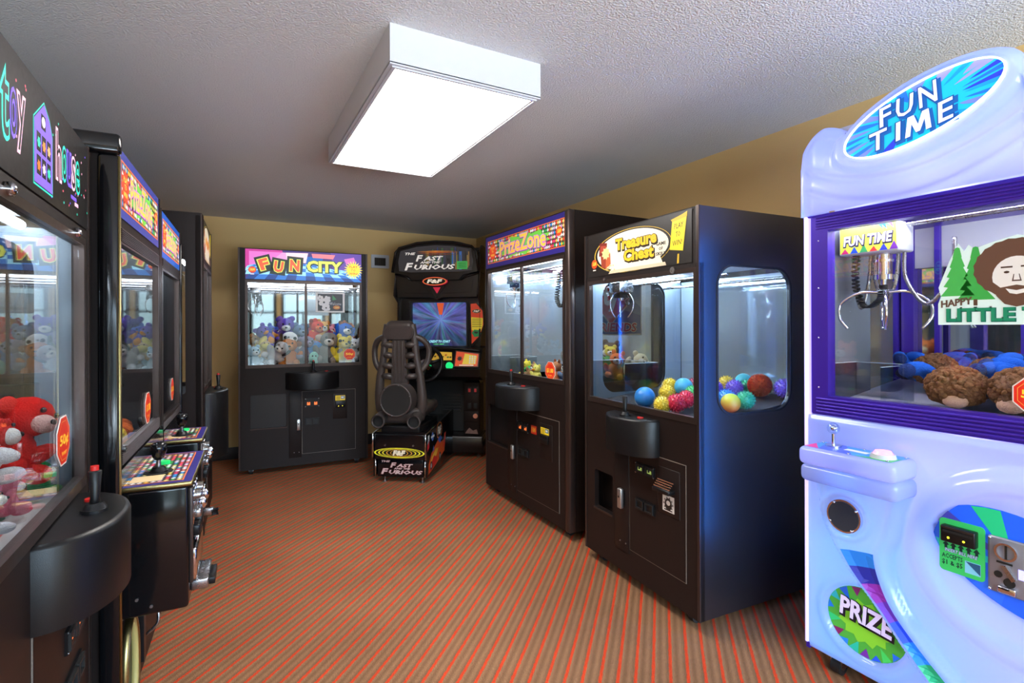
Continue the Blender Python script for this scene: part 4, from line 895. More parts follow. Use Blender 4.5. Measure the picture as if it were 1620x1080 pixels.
# second and third on the left, corner machine
G5 = 'soft toys in the left diamond machines'
def S_(*a, **k): return plush('plush_toy', *a, group=G5, **k)
S_('big orange soft tiger at the glass of the second left machine', P1m, (.48,.18,.95), 1.35, (0,0,.2), (232,110,44), muzzle=(240,225,205))
cushion('plush_cushion', 'yellow soft block at the near end of the second left machine', P1m, (.32,.09,.931), (.1,.12,.1), (228,190,60), (0,0,.2), group=G5)
S_('grey soft bear lying behind the $1.00 sticker of the second left machine', P1m, (.66,.2,.93), .8, (0,.5,.2), (130,126,130))
S_('big crimson soft bear filling the third left machine', P2m, (.36,.34,.9), 1.6, (0,0,0), (206,60,80), muzzle=(236,170,180))
S_('violet soft bear high at the rear of the third left machine', P2m, (.52,.60,.9), 1.5, (0,0,.3), (110,90,200))
S_('green and red soft parrot in the side window of the corner machine', M3m, (.17,.34,.95), 1.1, (0,0,-.9), (40,160,80), head=(220,60,70), beak=True)
S_('white and pink soft pony behind the parrot in the corner machine', M3m, (.22,.54,.95), 1.3, (0,0,-.9), (232,226,232), muzzle=(226,130,170))
# ---------------------------------------------------------------- driving game
RG = thing('driving_game', 'black sit-down driving game with bucket seat, steering wheel and lit screen', 'arcade driving game', (1.38,4.55,0), math.radians(-36))
cu = -.045
SIL = (206,200,200)
def title_text(mb, fr, u, v, w, h, e=0., col=SIL, edge=(90,30,30)):
    """Four stacked slanted lines of lettering, w by h."""
    L = lambda: [(ink(edge, e), .075, .0010, 0, 0), (ink(col, e), .035, .0016, 0, 0)]
    mb.text('THE', fr, u-w*.36, v+h*.42, w*.2, h*.13, L(), .25, 1)
    mb.text('F', fr, u-w*.185, v+h*.17, w*.14, h*.34, L(), .25, 1); mb.text('AST', fr, u+w*.08, v+h*.15, w*.38, h*.24, L(), .25, 1)
    mb.text('AND THE', fr, u+w*.02, v-h*.06, w*.38, h*.12, L(), .25, 1)
    mb.text('F', fr, u-w*.385, v-h*.27, w*.17, h*.4, L(), .25, 1); mb.text('URIOUS', fr, u+w*.10, v-h*.31, w*.78, h*.28, L(), .25, 1)
def ff_badge(mb, fr, u, v, w, h, e=0., ring=(230,120,50)):
    mb.mat(ink(ring, e)).poly(ngon(u, v, w/2, 28, 0, h/2), fr, .0008); mb.mat(ink((24,16,14))).poly(ngon(u, v, w*.46, 28, 0, h*.42), fr, .0012)
    mb.text('F&F', fr, u, v, w*.66, h*.5, [(ink((40,20,14), e), .09, .0016, 0, 0), (ink((235,225,205), e), .05, .0020, 0, 0)], .2, 1)
# seat plinth
y1 = 1.0
prof = [(0,.215),(0,.435),(y1,.50),(y1,.05),(.02,.05),(.03,.205)]       # (depth, height) of its side
def side_pl(mb, u, th): return mb.prism([(a,b) for a,b in prof], FR((u,0,0),(0,1,0),(0,0,1),(1,0,0)), 0, th)
mb = MB(GLOSSB); wu, wl = .25, .225
mb.rbox(cu-wu+.015, cu+wu-.015, .005, y1, .212, .436, .006); mb.rbox(cu-wl+.012, cu+wl-.012, .028, y1, .05, .214, .006); mb.box(cu-wu+.02, cu+wu-.02, .02, y1, .42, .455)
base = mb.build('seat_plinth', RG)
for sx, nm in ((-1,'side_board'),(1,'side_board')):
    m2 = MB(GLOSSB); u = cu+sx*wu
    m2.prism([(.0,.215),(.0,.437),(y1,.52),(y1,.05),(.03,.05),(.03,.215)], FR((u-(.012 if sx > 0 else 0),0,0),(0,1,0),(0,0,1),(1,0,0)), 0, .012)
    m2.mat(CHROME).tube([(u-sx*.006,y1,.522),(u-sx*.006,0,.438),(u-sx*.006,-.004,.43),(u-sx*.006,-.004,.216)],.0085,8).tube([(u-sx*.02,.03,.212),(u-sx*.02,.028,.055)],.0085,8)
    if sx > 0:
        f = FR((u+.0006,0,0),(0,1,0),(0,0,1),(1,0,0))
        m2.mat(ink((220,218,214))).poly([(.03,.30),(.09,.33),(.10,.42),(.05,.42)],f,.0004); m2.mat(ink((210,40,50))).poly([(.035,.28),(.09,.31),(.095,.37),(.03,.34)],f,.0008); m2.mat(ink((225,222,220))).text('ESRB' if False else '76', f, .062, .37, .03, .045, [(ink((30,30,60)),.03,.0012,0,0)], 0, 1)
        m2.mat(ink((70,110,190))).poly(ngon(.20,.385,.035,18,0,.04),f,.0005); m2.mat(ink((220,224,232))).rect(.15,.26,.375,.395,f,.0009)
        ff_badge(m2, f, .43, .40, .2, .16)
        # red racing car print with flames
        m2.mat(ink((225,90,40))).poly([(.06,.07),(.3,.10),(.62,.16),(.66,.28),(.5,.27),(.42,.33),(.3,.29),(.16,.24),(.07,.16)],f,.0005)
        m2.mat(ink((240,180,60))).poly([(.10,.12),(.28,.15),(.4,.24),(.3,.25),(.16,.2)],f,.0008); m2.mat(ink((205,36,40))).poly([(.09,.08),(.34,.115),(.36,.16),(.24,.2),(.1,.13)],f,.0010)
        m2.mat(ink((220,60,40))).poly([(.56,.2),(.63,.2),(.68,.34),(.62,.33)],f,.0009); m2.mat(ink((60,90,170))).poly([(.38,.32),(.46,.36),(.52,.30),(.44,.27)],f,.0010); m2.mat(ink((60,90,170))).poly([(.19,.24),(.23,.30),(.25,.25)],f,.0010)
        for q in (.15,.45): m2.mat(ink((26,22,22))).poly(ngon(q,.12+q*.06,.035,14,0,.04),f,.0012); m2.mat(ink((190,190,195))).poly(ngon(q,.12+q*.06,.016,10,0,.02),f,.0015)
    m2.build(nm, RG)
mb = MB(GLOSSB); f = front(.003)
mb.mat(GLOSSB).rect(cu-.22,cu+.22,.225,.43,f,.0002)
for k in range(6, 0, -1):
    for col, s_ in (((240,225,50) if k > 3 else (240,170,60), 1.), ((18,14,14), .93)):
        mb.mat(ink(col)).poly(ngon(cu, .272, .038*k*s_+.006, 30, 0, .046*(.45+.55*k/6)*s_), f, .0004+.0004*(6-k)+(.0002 if s_ < 1 else 0))
mb.text('F&F', f, cu, .272, .12, .05, [(ink((30,16,14)), .1, .0034, 0, 0), (ink((238,220,190)), .06, .0040, 0, 0)], .2, 1)
for u in (-.13,.13): mb.mat(STEEL).cyl((cu+u,.004,.34),(cu+u,-.006,.34),.008,n=10)
title_text(mb, front(.0275), cu+.01, .135, .40, .13, col=(200,170,165), edge=(110,40,40))
mb.build('rear_print', RG)
for u, v in ((-.15,.05),(.2,.05),(-.2,.85),(.17,.85)): MB(STEEL).cyl((cu+u,v,.0),(cu+u,v,.012),.022,n=14).cyl((cu+u,v,.01),(cu+u,v,.06),.007,n=8).build('levelling_foot', RG)
MB(BLKPL).rbox(cu-.18,cu+.18,.03,.62,.445,.507,.01).build('seat_slider', RG)
# bucket seat seen from behind
SEAT = M('black_seat_plastic', (66,58,55), .36, bump=.12, scale=500, var=.1)
sc_ = cu-.025
seat = MB(SEAT)
for sx in (-1,1):
    X = lambda a: sc_+sx*a
    rail = bez([(X(.155),.16,.56),(X(.20),.13,.70),(X(.19),.11,.92),(X(.155),.10,1.12),(X(.135),.10,1.3),(X(.115),.10,1.42)], 8)
    seat.tube(rail, [.055-.022*min(1, i/20) for i in range(len(rail))], 12)
    seat.tube(bez([(X(.14),.10,1.31),(X(.215),.12,1.275),(X(.258),.15,1.19),(X(.245),.14,1.07),(X(.185),.115,.99)],7), .027, 10)
    seat.tube(bez([(X(.185),.14,.66),(X(.205),.30,.66),(X(.20),.48,.645),(X(.17),.60,.63)],7), [.06]*8+[.05]*7+[.042]*7, 12)
seat.rbox(sc_-.13, sc_+.13, .06, .17, 1.27, 1.455, .05, 4)
seat.rbox(sc_-.19, sc_+.19, .10, .62, .55, .625, .03, 3)
seat.rbox(sc_-.20, sc_+.20, .07, .2, .515, .66, .045, 4)
seat.build('bucket_seat', RG)
mb = MB(SEAT)
mb.prism([rrect(sc_-.145,sc_+.145,1.285,1.405,.058,6)], front(.07), 0, .016, smooth=True); mb.mat(M('scuffed_grey_pad', (58,48,45), .6, var=.5, scale=60)).prism([rrect(sc_-.128,sc_+.128,1.298,1.392,.045,6)], front(.054), 0, .004)
mb.build('headrest_plate', RG)
mb = MB(SEAT); mb.prism([(sc_-.075,.84),(sc_+.085,.84),(sc_+.055,1.28),(sc_-.06,1.28)], front(.12), 0, .05)
for u in (-.035,0,.035): mb.rbox(sc_+u-.008,sc_+u+.008,.058,.075,.86,1.27,.006)
mb.build('spine', RG)
for sx in (-1,1):
    for z in (1.235,1.14,1.045,.95): MB(SEAT).tube([(sc_+sx*.05,.10,z-.012),(sc_+sx*.105,.075,z),(sc_+sx*.165,.10,z)],[.026,.03,.024],10).build('rib', RG)
mb = MB(SEAT); c0 = Vector((sc_+.005,-.03,.745)); mb.cyl(c0+Vector((0,.14,0)), c0, .155, .145, 32); mb.tube([c0+Vector((.14*math.cos(q),-.0,.14*math.sin(q))) for q in (2*PI*i/32 for i in range(32))], .010, 8, True)
mb.mat(M('speaker_cloth', (30,27,25), .8, bump=.5, scale=900)).cyl(c0+Vector((0,.0,0)), c0+Vector((0,-.006,0)), .132, n=32)
for i in range(6): q = 2*PI*i/6+.3; mb.mat(STEEL).ell(c0+Vector((.138*math.cos(q),-.010,.138*math.sin(q))), .004, nu=6, nv=4)
mb.build('speaker', RG)
for sx in (-1,1):
    mb = MB(SEAT); a, b = Vector((sc_+sx*.16,.10,.585)), Vector((sc_+sx*.165,-.015,.553)); mb.cyl(a, b, .055, .062, 20, False); mb.tube([b+Vector((.056*math.cos(q),0,.056*math.sin(q))) for q in (2*PI*i/20 for i in range(20))], .008, 8, True); mb.mat(RUBBER).cyl(b+Vector((0,.04,0)), b+Vector((0,.03,0)), .055, n=18); mb.build('tail_pipe', RG)
# upright cabinet
cv = .02; HW = .47
BC = M('cabinet_gloss_black', (26,22,21), .25, var=.2, scale=30)
mb = MB(BC)
for sx in (-1,1):
    sp_ = [(1.05,.05),(1.04,.80),(.80,.90),(.78,1.02),(1.08,1.18),(1.10,1.66),(1.0,1.74),(1.06,2.02),(1.04,2.22),(1.22,2.3),(1.7,2.3),(1.7,.05)]
    mb.prism(sp_, FR((cv+sx*HW-(.02 if sx > 0 else 0),0,0),(0,1,0),(0,0,1),(1,0,0)), 0, .02)
    mb.mat(EDGE).tube([(cv+sx*HW-sx*.01,1.095,1.19),(cv+sx*HW-sx*.01,1.095,1.66),(cv+sx*(HW),.99,1.74),(cv+sx*HW,1.05,2.0),(cv+sx*HW,1.03,2.2)],.008,6); mb.mat(BC)
mb.box(cv-HW+.01, cv+HW-.01, 1.25, 1.7, .05, 2.28)
mb.build('cabinet_shell', RG)
mb = MB(BC); mb.rbox(cv-.36, cv+.52, .96, 1.3, .045, .235, .02); mb.build('cabinet_base', RG)
# header
top = [(cv+a, b) for a, b in ((-.475,1.985),(-.44,2.2),(-.40,2.245),(-.2,2.295),(0,2.308),(.2,2.295),(.40,2.25),(.45,2.2),(.475,1.99),(.3,1.95),(.26,1.90),(-.26,1.90),(-.3,1.95))]
mb = MB(BC); mb.prism(top, front(1.0), -.3, .04); mb.tube([front(.96).p(u,v,0) for u,v in top[:9]], .016, 8)
mb.prism([(cv-.46,1.97),(cv+.46,1.97),(cv+.44,1.72),(cv+.06,1.715),(cv,1.69),(cv-.06,1.715),(cv-.44,1.72)], front(1.02), -.2, .0)
for sx in (-1,1): mb.prism([(cv+sx*a,b) for a,b in ((.06,1.76),(.38,1.77),(.40,1.9),(.34,1.93),(.20,1.88))][::sx], front(1.02), 0, .012); mb.tube([(cv+sx*a,1.0,b) for a,b in ((.46,1.97),(.34,1.94),(.27,1.90))],.01,6)
mb.ell((cv,1.16,2.30),(.30,.12,.05)); mb.build('header', RG)
mb = MB(M('dark_backlit_print', (46,44,46), .15, emit=.5)); f = front(.9595)
gl = [(cv+a,b) for a,b in ((-.40,2.0),(-.41,2.1),(-.385,2.215),(-.2,2.258),(0,2.272),(.2,2.26),(.385,2.225),(.415,2.1),(.40,2.0),(.27,1.985),(-.27,1.985))]
mb.poly(gl, f, .0006); rg = random.Random(3)
for i in range(34):
    u = cv+rg.uniform(-.12,.38); wd = rg.uniform(.008,.03); z0 = rg.uniform(2.0,2.1); z1 = rg.uniform(2.12,2.25)
    mb.mat(ink(rg.choice([(60,110,190),(40,60,110),(90,100,60),(120,120,130),(60,90,60),(150,120,70),(70,70,90),(60,60,66),(50,44,44)]),.25)).rect(u,u+wd,z0,z1,f,.0008+.00005*i)
for z, c in ((2.19,(190,90,40)),(2.205,(220,130,50)),(2.17,(120,60,40))): mb.mat(ink(c,.3)).poly([(cv-.2,z),(cv,z+.008),(cv+.26,z-.004),(cv,z-.006)],f,.003)
title_text(mb, FR((0,.9555,0),(1,0,0),(0,0,1),(0,-1,0)), cv-.065, 2.10,   .58, .20, .8, (205,198,192), (20,16,16))
mb.mat(ink((70,190,90),.3)).rect(cv+.24,cv+.355,2.01,2.095,f,.0045)
for k in range(3): mb.mat(ink((30,80,40))).rect(cv+.255,cv+.34,2.03+.02*k,2.036+.02*k,f,.005)
mb.build('marquee_print', RG)
mb = MB(BC); ff_badge(mb, front(.955), cv-.005, 1.885, .26, .085, .5); mb.mat(ink((24,16,14))).poly([(cv-.1,1.845),(cv+.1,1.845),(cv,1.70)],front(1.018),.002); mb.mat(ink((205,40,70),.4)).poly([(cv-.04,1.825),(cv+.045,1.825),(cv+.005,1.755)],front(1.018),.003); mb.prism(ngon(cv-.005,1.885,.135,28,0,.046), front(1.0), 0, .0445, smooth=True); mb.build('badge', RG)
# screen
mb = MB(BC); mb.prism([rect4(cv-.45,cv+.45,1.17,1.72), rrect(cv-.315,cv+.305,1.185,1.665,.02,4)], front(1.13), -.06, .0); mb.mat(RUBBER).prism([rrect(cv-.335,cv+.325,1.175,1.68,.02,4), rrect(cv-.315,cv+.305,1.185,1.665,.02,4)], front(1.13), 0, .02); mb.build('monitor_bezel', RG)
def screen_mat():
    m = bpy.data.materials.new('racing_screen'); m.use_nodes = True; nt = m.node_tree; b = nt.nodes['Principled BSDF']; N, L = nt.nodes.new, nt.links.new
    tc = N('ShaderNodeTexCoord'); mp = N('ShaderNodeMapping'); mp.inputs['Location'].default_value = (-.035,0,-1.475); L(tc.outputs['Object'], mp.inputs[0])
    sx = N('ShaderNodeSeparateXYZ'); L(mp.outputs[0], sx.inputs[0])
    at = N('ShaderNodeMath'); at.operation = 'ARCTAN2'; L(sx.outputs['Z'], at.inputs[0]); L(sx.outputs['X'], at.inputs[1])
    ln = N('ShaderNodeVectorMath'); ln.operation = 'LENGTH'; cb0 = N('ShaderNodeCombineXYZ'); L(sx.outputs['X'], cb0.inputs[0]); L(sx.outputs['Z'], cb0.inputs[1]); L(cb0.outputs[0], ln.inputs[0])
    cb = N('ShaderNodeCombineXYZ'); L(at.outputs[0], cb.inputs[0]); ml = N('ShaderNodeMath'); ml.operation = 'MULTIPLY'; ml.inputs[1].default_value = .6; L(ln.outputs['Value'], ml.inputs[0]); L(ml.outputs[0], cb.inputs[1])
    n1 = N('ShaderNodeTexNoise'); n1.inputs['Scale'].default_value = 7; n1.inputs['Detail'].default_value = 5; L(cb.outputs[0], n1.inputs['Vector'])
    n2 = N('ShaderNodeTexNoise'); n2.inputs['Scale'].default_value = 1.7; n2.inputs['Detail'].default_value = 1; L(cb.outputs[0], n2.inputs['Vector'])
    cr = N('ShaderNodeValToRGB'); el = cr.color_ramp.elements
    el[0].position = .3; el[0].color = (*lin((40,70,120)),1); el[1].position = .72; el[1].color = (*lin((120,200,225)),1)
    for p, c in ((.42,(110,110,210)),(.5,(90,150,200)),(.56,(130,130,190)),(.62,(110,110,210))): q = el.new(p); q.color = (*lin(c),1)
    L(n2.outputs['Fac'], cr.inputs[0])
    k = N('ShaderNodeMapRange'); k.inputs[1].default_value = .3; k.inputs[2].default_value = .7; k.inputs[3].default_value = .25; k.inputs[4].default_value = 1.25; L(n1.outputs['Fac'], k.inputs[0])
    g = N('ShaderNodeMapRange'); g.inputs[1].default_value = -.3; g.inputs[2].default_value = .12; g.inputs[3].default_value = .22; g.inputs[4].default_value = .9; L(sx.outputs['Z'], g.inputs[0])
    c = N('ShaderNodeMapRange'); c.inputs[1].default_value = 0; c.inputs[2].default_value = .12; c.inputs[3].default_value = .9; c.inputs[4].default_value = .45; L(ln.outputs['Value'], c.inputs[0])
    m1 = N('ShaderNodeMath'); m1.operation = 'MULTIPLY'; L(k.outputs[0], m1.inputs[0]); L(g.outputs[0], m1.inputs[1]); m2 = N('ShaderNodeMath'); m2.operation = 'MULTIPLY'; L(m1.outputs[0], m2.inputs[0]); L(c.outputs[0], m2.inputs[1])
    b.inputs['Base Color'].default_value = (.01,.01,.012,1); b.inputs['Roughness'].default_value = .12; L(cr.outputs[0], b.inputs['Emission Color']); L(m2.outputs[0], b.inputs['Emission Strength']); return m
mb = MB(screen_mat()); f = front(1.165)
mb.sheet(14, 10, lambda s, t: f.p(cv-.32+.635*s, 1.18+.49*t, .03*(1-(2*s-1)**2)*(1-(2*t-1)**2)))
mb.mat(ink((200,80,40),.8)).poly([(cv-.03,1.66),(cv+.05,1.66),(cv+.03,1.53),(cv-.005,1.53)], f, .031)
mb.text('1 CREDIT TO START', f, cv-.01, 1.235, .26, .028, [(ink((150,225,235),1.), .03, .031, 0, 0)], .25, 1); mb.text('1 COIN 1 CREDIT', f, cv-.01, 1.205, .12, .012, [(ink((90,220,120),1.), .03, .031, 0, 0)], 0, 1)
mb.build('screen', RG)
# instruction card right of the screen
mb = MB(BC); mb.prism([(cv+.345,1.66),(cv+.42,1.665),(cv+.50,1.58),(cv+.51,1.40),(cv+.47,1.28),(cv+.36,1.17)], front(1.12), -.03, .03); f = front(1.0895)
mb.mat(ink((222,70,40),.25)).poly([(cv+.36,1.645),(cv+.42,1.65),(cv+.49,1.57),(cv+.50,1.42),(cv+.46,1.3),(cv+.37,1.21)],f,.001); mb.mat(ink((235,214,60),.25)).poly([(cv+.365,1.5),(cv+.495,1.49),(cv+.49,1.4),(cv+.47,1.34),(cv+.37,1.36)],f,.0014)
ff_badge(mb, f.at(0,0,0,.001), cv+.425, 1.565, .1, .05, .2)
for z in (1.475,1.455,1.435,1.415,1.395): mb.mat(ink((60,50,20))).rect(cv+.375,cv+.482,z,z+.005,f,.002)
mb.mat(ink((30,140,80),.2)).poly([(cv+.37,1.33),(cv+.40,1.365),(cv+.45,1.36),(cv+.475,1.32),(cv+.45,1.29),(cv+.40,1.285)],f,.002); mb.mat(ink((20,30,26))).poly([(cv+.40,1.345),(cv+.445,1.342),(cv+.43,1.32),(cv+.40,1.325)],f,.0025)
mb.build('instruction_card', RG)
# dash
mb = MB(BLKPL); d = [(.78,.88),(.76,.96),(.80,1.03),(.93,1.16),(1.16,1.185),(1.16,.86),(.95,.83)]
mb.prism(d, FR((cv-.46,0,0),(0,1,0),(0,0,1),(1,0,0)), 0, .92+.06); mb.tube(bez([(cv-.45,.92,1.15),(cv-.1,.90,1.175),(cv+.2,.90,1.17),(cv+.5,.92,1.14)],8),.018,8); mb.build('dashboard', RG)
fd = FR((0,.80,1.03),(1,0,0),(0,.707,.707),(0,-.707,.707))
mb = MB(EDGE); mb.prism([(.27,-.06),(.53,-.06),(.535,.09),(.28,.12)], FR((0,.79,1.03),(1,0,0),(0,.35,.94),(0,-.94,.35)), .01, .03); f = FR((0,.79,1.03),(1,0,0),(0,.35,.94),(0,-.94,.35))
mb.mat(ink((226,84,40),.3)).poly([(.285,-.05),(.52,-.05),(.525,.08),(.29,.108)],f,.031); mb.mat(ink((238,210,70),.3)).poly([(.36,-.03),(.50,-.03),(.51,.06),(.38,.085)],f,.0315); mb.mat(ink((30,22,18))).poly(star(.33,.03,.018,.032,8),f,.032)
for i in range(3):
    for j in range(4): mb.mat(ink((225,222,215),.2)).rect(.43+.025*i,.446+.025*i,-.022+.022*j,-.006+.022*j,f,.0325)
mb.mat(ink((240,232,215),.3)).rect(.33,.48,-.046,-.036,f,.0325)
mb.build('keypad', RG)
mb = MB(ink((235,190,70),.3)); mb.poly([(.02,.02),(.24,.02),(.22,.13),(.05,.14)],fd,.008)
for i in range(7): mb.mat(ink([(40,30,24),(210,70,40),(60,110,70)][i%3])).poly(star(.05+.028*i,.07+.02*math.sin(i*2),.008,.016,6,i),fd,.010)
mb.build('dash_print', RG)
MB(M('lit_green_button2', (30,200,110), .3, emit=.6)).cyl((.223,.775,1.0),(.223,.755,.99),.038,n=20).build('start_button', RG)
# steering wheel
cw = Vector((cu+.055,.60,1.02)); ax = Vector((0,-.93,.36)).normalized(); a1 = Vector((1,0,0)); a2 = ax.cross(a1)
mb = MB(BLKPL); mb.tube([cw+a1*(.178*math.cos(q))+a2*(.178*math.sin(q)) for q in (2*PI*i/36 for i in range(36))], .019, 10, True)
for q in (.3,PI-.3,-PI/2): mb.tube([cw-ax*.02, cw+a1*(.16*math.cos(q))+a2*(.16*math.sin(q))], [.022,.014], 8)
mb.cyl(cw-ax*.2, cw-ax*.03, .05, n=16); wh = mb.build('steering_wheel', RG)
mb = MB(CHROME); mb.cyl(cw-ax*.035, cw+ax*.012, .062, .05, 22)
for i in range(5): q = 2*PI*i/5; mb.mat(STEEL).ell(cw+ax*.012+a1*(.035*math.cos(q))+a2*(.035*math.sin(q)), .006, nu=8, nv=6)
mb.build('wheel_hub', wh)
# pedal well, coin door
mb = MB(RUBBER); mb.box(cv-.44,cv+.30,1.2,1.24,.24,.84)
for k in range(6): mb.mat(M('vent_slat', (34,32,32), .4)).box(cv+.02,cv+.22,1.185,1.2,.46+.035*k,.475+.035*k)
mb.build('pedal_well', RG)
mb = MB(BLACKW); mb.rbox(cv+.30,cv+.47,1.0,1.25,.24,.80,.008); mb.rbox(cv+.31,cv+.46,.993,1.0,.50,.77,.004); mb.rbox(cv+.31,cv+.46,.990,1.0,.38,.49,.004)
for u in (.365,.43):
    for z in (.72,.55): mb.mat(RUBBER).rbox(cv+u-.02,cv+u+.02,.985,.995,z-.03,z+.03,.003)
    mb.mat(ink((150,40,40),.4)).rect(cv+u-.012,cv+u+.012,.70,.735,front(.984),0)
mb.mat(CHROME).cyl((cv+.43,.99,.445),(cv+.43,.98,.445),.026,n=20); mb.mat(BLACKW)
mb.mat(M('bare_scuffed_paint', (126,98,88), .7, var=.4, scale=40)).poly([(cv+.315,.255),(cv+.455,.25),(cv+.44,.30),(cv+.40,.285),(cv+.36,.315),(cv+.33,.28)], front(.999), 0)
mb.build('coin_door', RG)
for u in (-.3,.45): MB(STEEL).cyl((cv+u,1.05,0),(cv+u,1.05,.012),.022,n=14).cyl((cv+u,1.05,.01),(cv+u,1.05,.06),.007,n=8).build('levelling_foot', RG)
# ---------------------------------------------------------------- glowing white machine
FT = thing('claw_machine', 'large white and blue glowing claw machine with purple frame and oval header at the right', 'arcade claw machine', (2.1,1.31,0), math.radians(-90))
W2, D2 = .93, .74
def glow_plastic():
    """Vacuum-formed milky sheet: half of the lamp light behind it comes through."""
    m = bpy.data.materials.new('milky_plastic'); m.use_nodes = True; nt = m.node_tree; nt.nodes.clear(); N, L = nt.nodes.new, nt.links.new
    o = N('ShaderNodeOutputMaterial'); d = N('ShaderNodeBsdfDiffuse'); tr = N('ShaderNodeBsdfTranslucent'); g = N('ShaderNodeBsdfGlossy'); a = N('ShaderNodeMixShader'); b = N('ShaderNodeMixShader')
    d.inputs[0].default_value = (.34,.42,.70,1); tr.inputs[0].default_value = (.86,.88,.98,1); g.inputs['Roughness'].default_value = .12
    nz = N('ShaderNodeTexNoise'); nz.inputs['Scale'].default_value = 14; mr = N('ShaderNodeMapRange'); mr.inputs[3].default_value = .08; mr.inputs[4].default_value = .18; L(nz.outputs['Fac'], mr.inputs[0]); L(mr.outputs[0], g.inputs['Roughness'])
    a.inputs[0].default_value = .6; L(d.outputs[0], a.inputs[1]); L(tr.outputs[0], a.inputs[2])
    lw = N('ShaderNodeLayerWeight'); lw.inputs[0].default_value = .5; pw = N('ShaderNodeMath'); pw.operation = 'POWER'; pw.inputs[1].default_value = 4; ma = N('ShaderNodeMath'); ma.operation = 'MULTIPLY_ADD'; ma.inputs[1].default_value = .6; ma.inputs[2].default_value = .04
    L(lw.outputs['Facing'], pw.inputs[0]); L(pw.outputs[0], ma.inputs[0]); L(ma.outputs[0], b.inputs[0]); L(a.outputs[0], b.inputs[1]); L(g.outputs[0], b.inputs[2]); L(b.outputs[0], o.inputs[0])
    return m
MILK = glow_plastic()
PURP = M('purple_anodised_frame', (70,40,170), .35, metal=.4, scale=40)
STRIPL = M('led_strip', (186,172,255), .4, emit=.7)
STRIPB = M('blue_led_strip', (10,125,255), .4, emit=30.)
def sstep(a, b, x): x = min(1, max(0, (x-a)/(b-a))); return x*x*(3-2*x)
# lower front: a sheet with a sweeping arm, a round dome and an oval recess
arm = bez([(.05,.80),(.085,.64),(.16,.50),(.27,.38),(.38,.25),(.50,.13),(.60,.05)], 10)
arm2 = bez([(.37,.80),(.345,.66),(.315,.56),(.36,.42),(.45,.31),(.58,.19),(.70,.08)], 10)
def xat(P, z):
    for a, b in zip(P, P[1:]):
        if (a.y-z)*(b.y-z) <= 0 and abs(a.y-b.y) > 1e-9: return a.x+(b.x-a.x)*(z-a.y)/(b.y-a.y)
    return P[0].x if z > P[0].y else P[-1].x
def low_h(u, z):
    h = .012*sstep(0,.02,min(u, W2-u))*sstep(0,.02,min(z-.09, 1.035-z))
    l, r = xat(arm, z), xat(arm2, z); dd = min(u-l, r-u)                     # the arm
    if z < .83: h += .040*sstep(-.012,.018,dd) - .012*sstep(.03,.05,dd)
    q = math.hypot((u-.69)/.33, (z-.66)/.30)                                 # broad dome round the coin panel
    h += .035*sstep(1.06,.86,q) - .016*sstep(.80,.72,q)
    q = math.hypot((u-.225)/.145, (z-.285)/.135)                             # rim round the prize opening
    if dd < .0 and u < l+.02: h += .014*sstep(1.3,1.08,q) - .024*sstep(1.05,.95,q)
    q = math.hypot((u-.17)/.085, (z-.675)/.085)
    h += .008*sstep(1.15,1.0,q) - .014*sstep(.92,.82,q)
    return h
mb = MB(MILK); fr = front(); mb.sheet(110, 116, lambda s, t: fr.p(W2*s, .085+.95*t, low_h(W2*s, .085+.95*t)))
mb.sheet(1, 1, lambda s, t: (.0+.0*s, D2*s*.1, .085+.95*t))
mb.build('lower_front_shell', FT)
HB = .02
DECAL = [(30,80,220),(60,40,150),(20,150,215),(30,160,90),(90,40,130),(20,100,220),(30,180,170)]
def on_low(poly, mb, m, lift=.006):
    """A printed shape that follows the moulded sheet, cut into small cells."""
    mb.mat(m)
    tr = tessellate_polygon([[Vector((a,b,0)) for a,b in poly]])
    bm = bmesh.new(); vs = [bm.verts.new((a,b,0)) for a,b in poly]
    for t in tr:
        try: bm.faces.new([vs[i] for i in t])
        except ValueError: pass
    for _ in range(4):
        ed = [e for e in bm.edges if e.calc_length() > .03]
        if not ed: break
        bmesh.ops.subdivide_edges(bm, edges=ed, cuts=1); bmesh.ops.triangulate(bm, faces=bm.faces[:])
    bm.verts.index_update(); bm.normal_update()
    mb.add([fr.p(v.co.x, v.co.y, low_h(v.co.x, v.co.y)+lift) for v in bm.verts], [[v.index for v in (f.verts if f.normal.z > 0 else reversed(f.verts[:]))] for f in bm.faces]); bm.free()
# stripes inside the arm
mb = MB(MILK)
zs = [.55-.05*i for i in range(11)]; cols = [(30,110,200),(30,40,140),(120,40,150),(90,50,170),(30,70,220),(30,120,230),(30,150,110),(40,170,120),(30,60,210),(30,90,220),(40,170,120),(110,40,120)]
for i in range(10):
    z0, z1 = zs[i+1], zs[i]; n = 3
    L_ = [(xat(arm, z0+(z1-z0)*k/n)+.034, z0+(z1-z0)*k/n) for k in range(n+1)]; R_ = [(xat(arm2, z0+(z1-z0)*k/n+.02)-.040, z0+(z1-z0)*k/n+.02) for k in range(n+1)]
    if min(b[0]-a[0] for a, b in zip(L_, R_)) > .005: on_low([*L_, *R_[::-1]][::-1] if False else L_[::-1][::-1] and [*[(p[0],p[1]) for p in L_[::-1]], *[(p[0],p[1]) for p in R_]], mb, ink(cols[i], .5))
mb.build('stripe_print', FT)
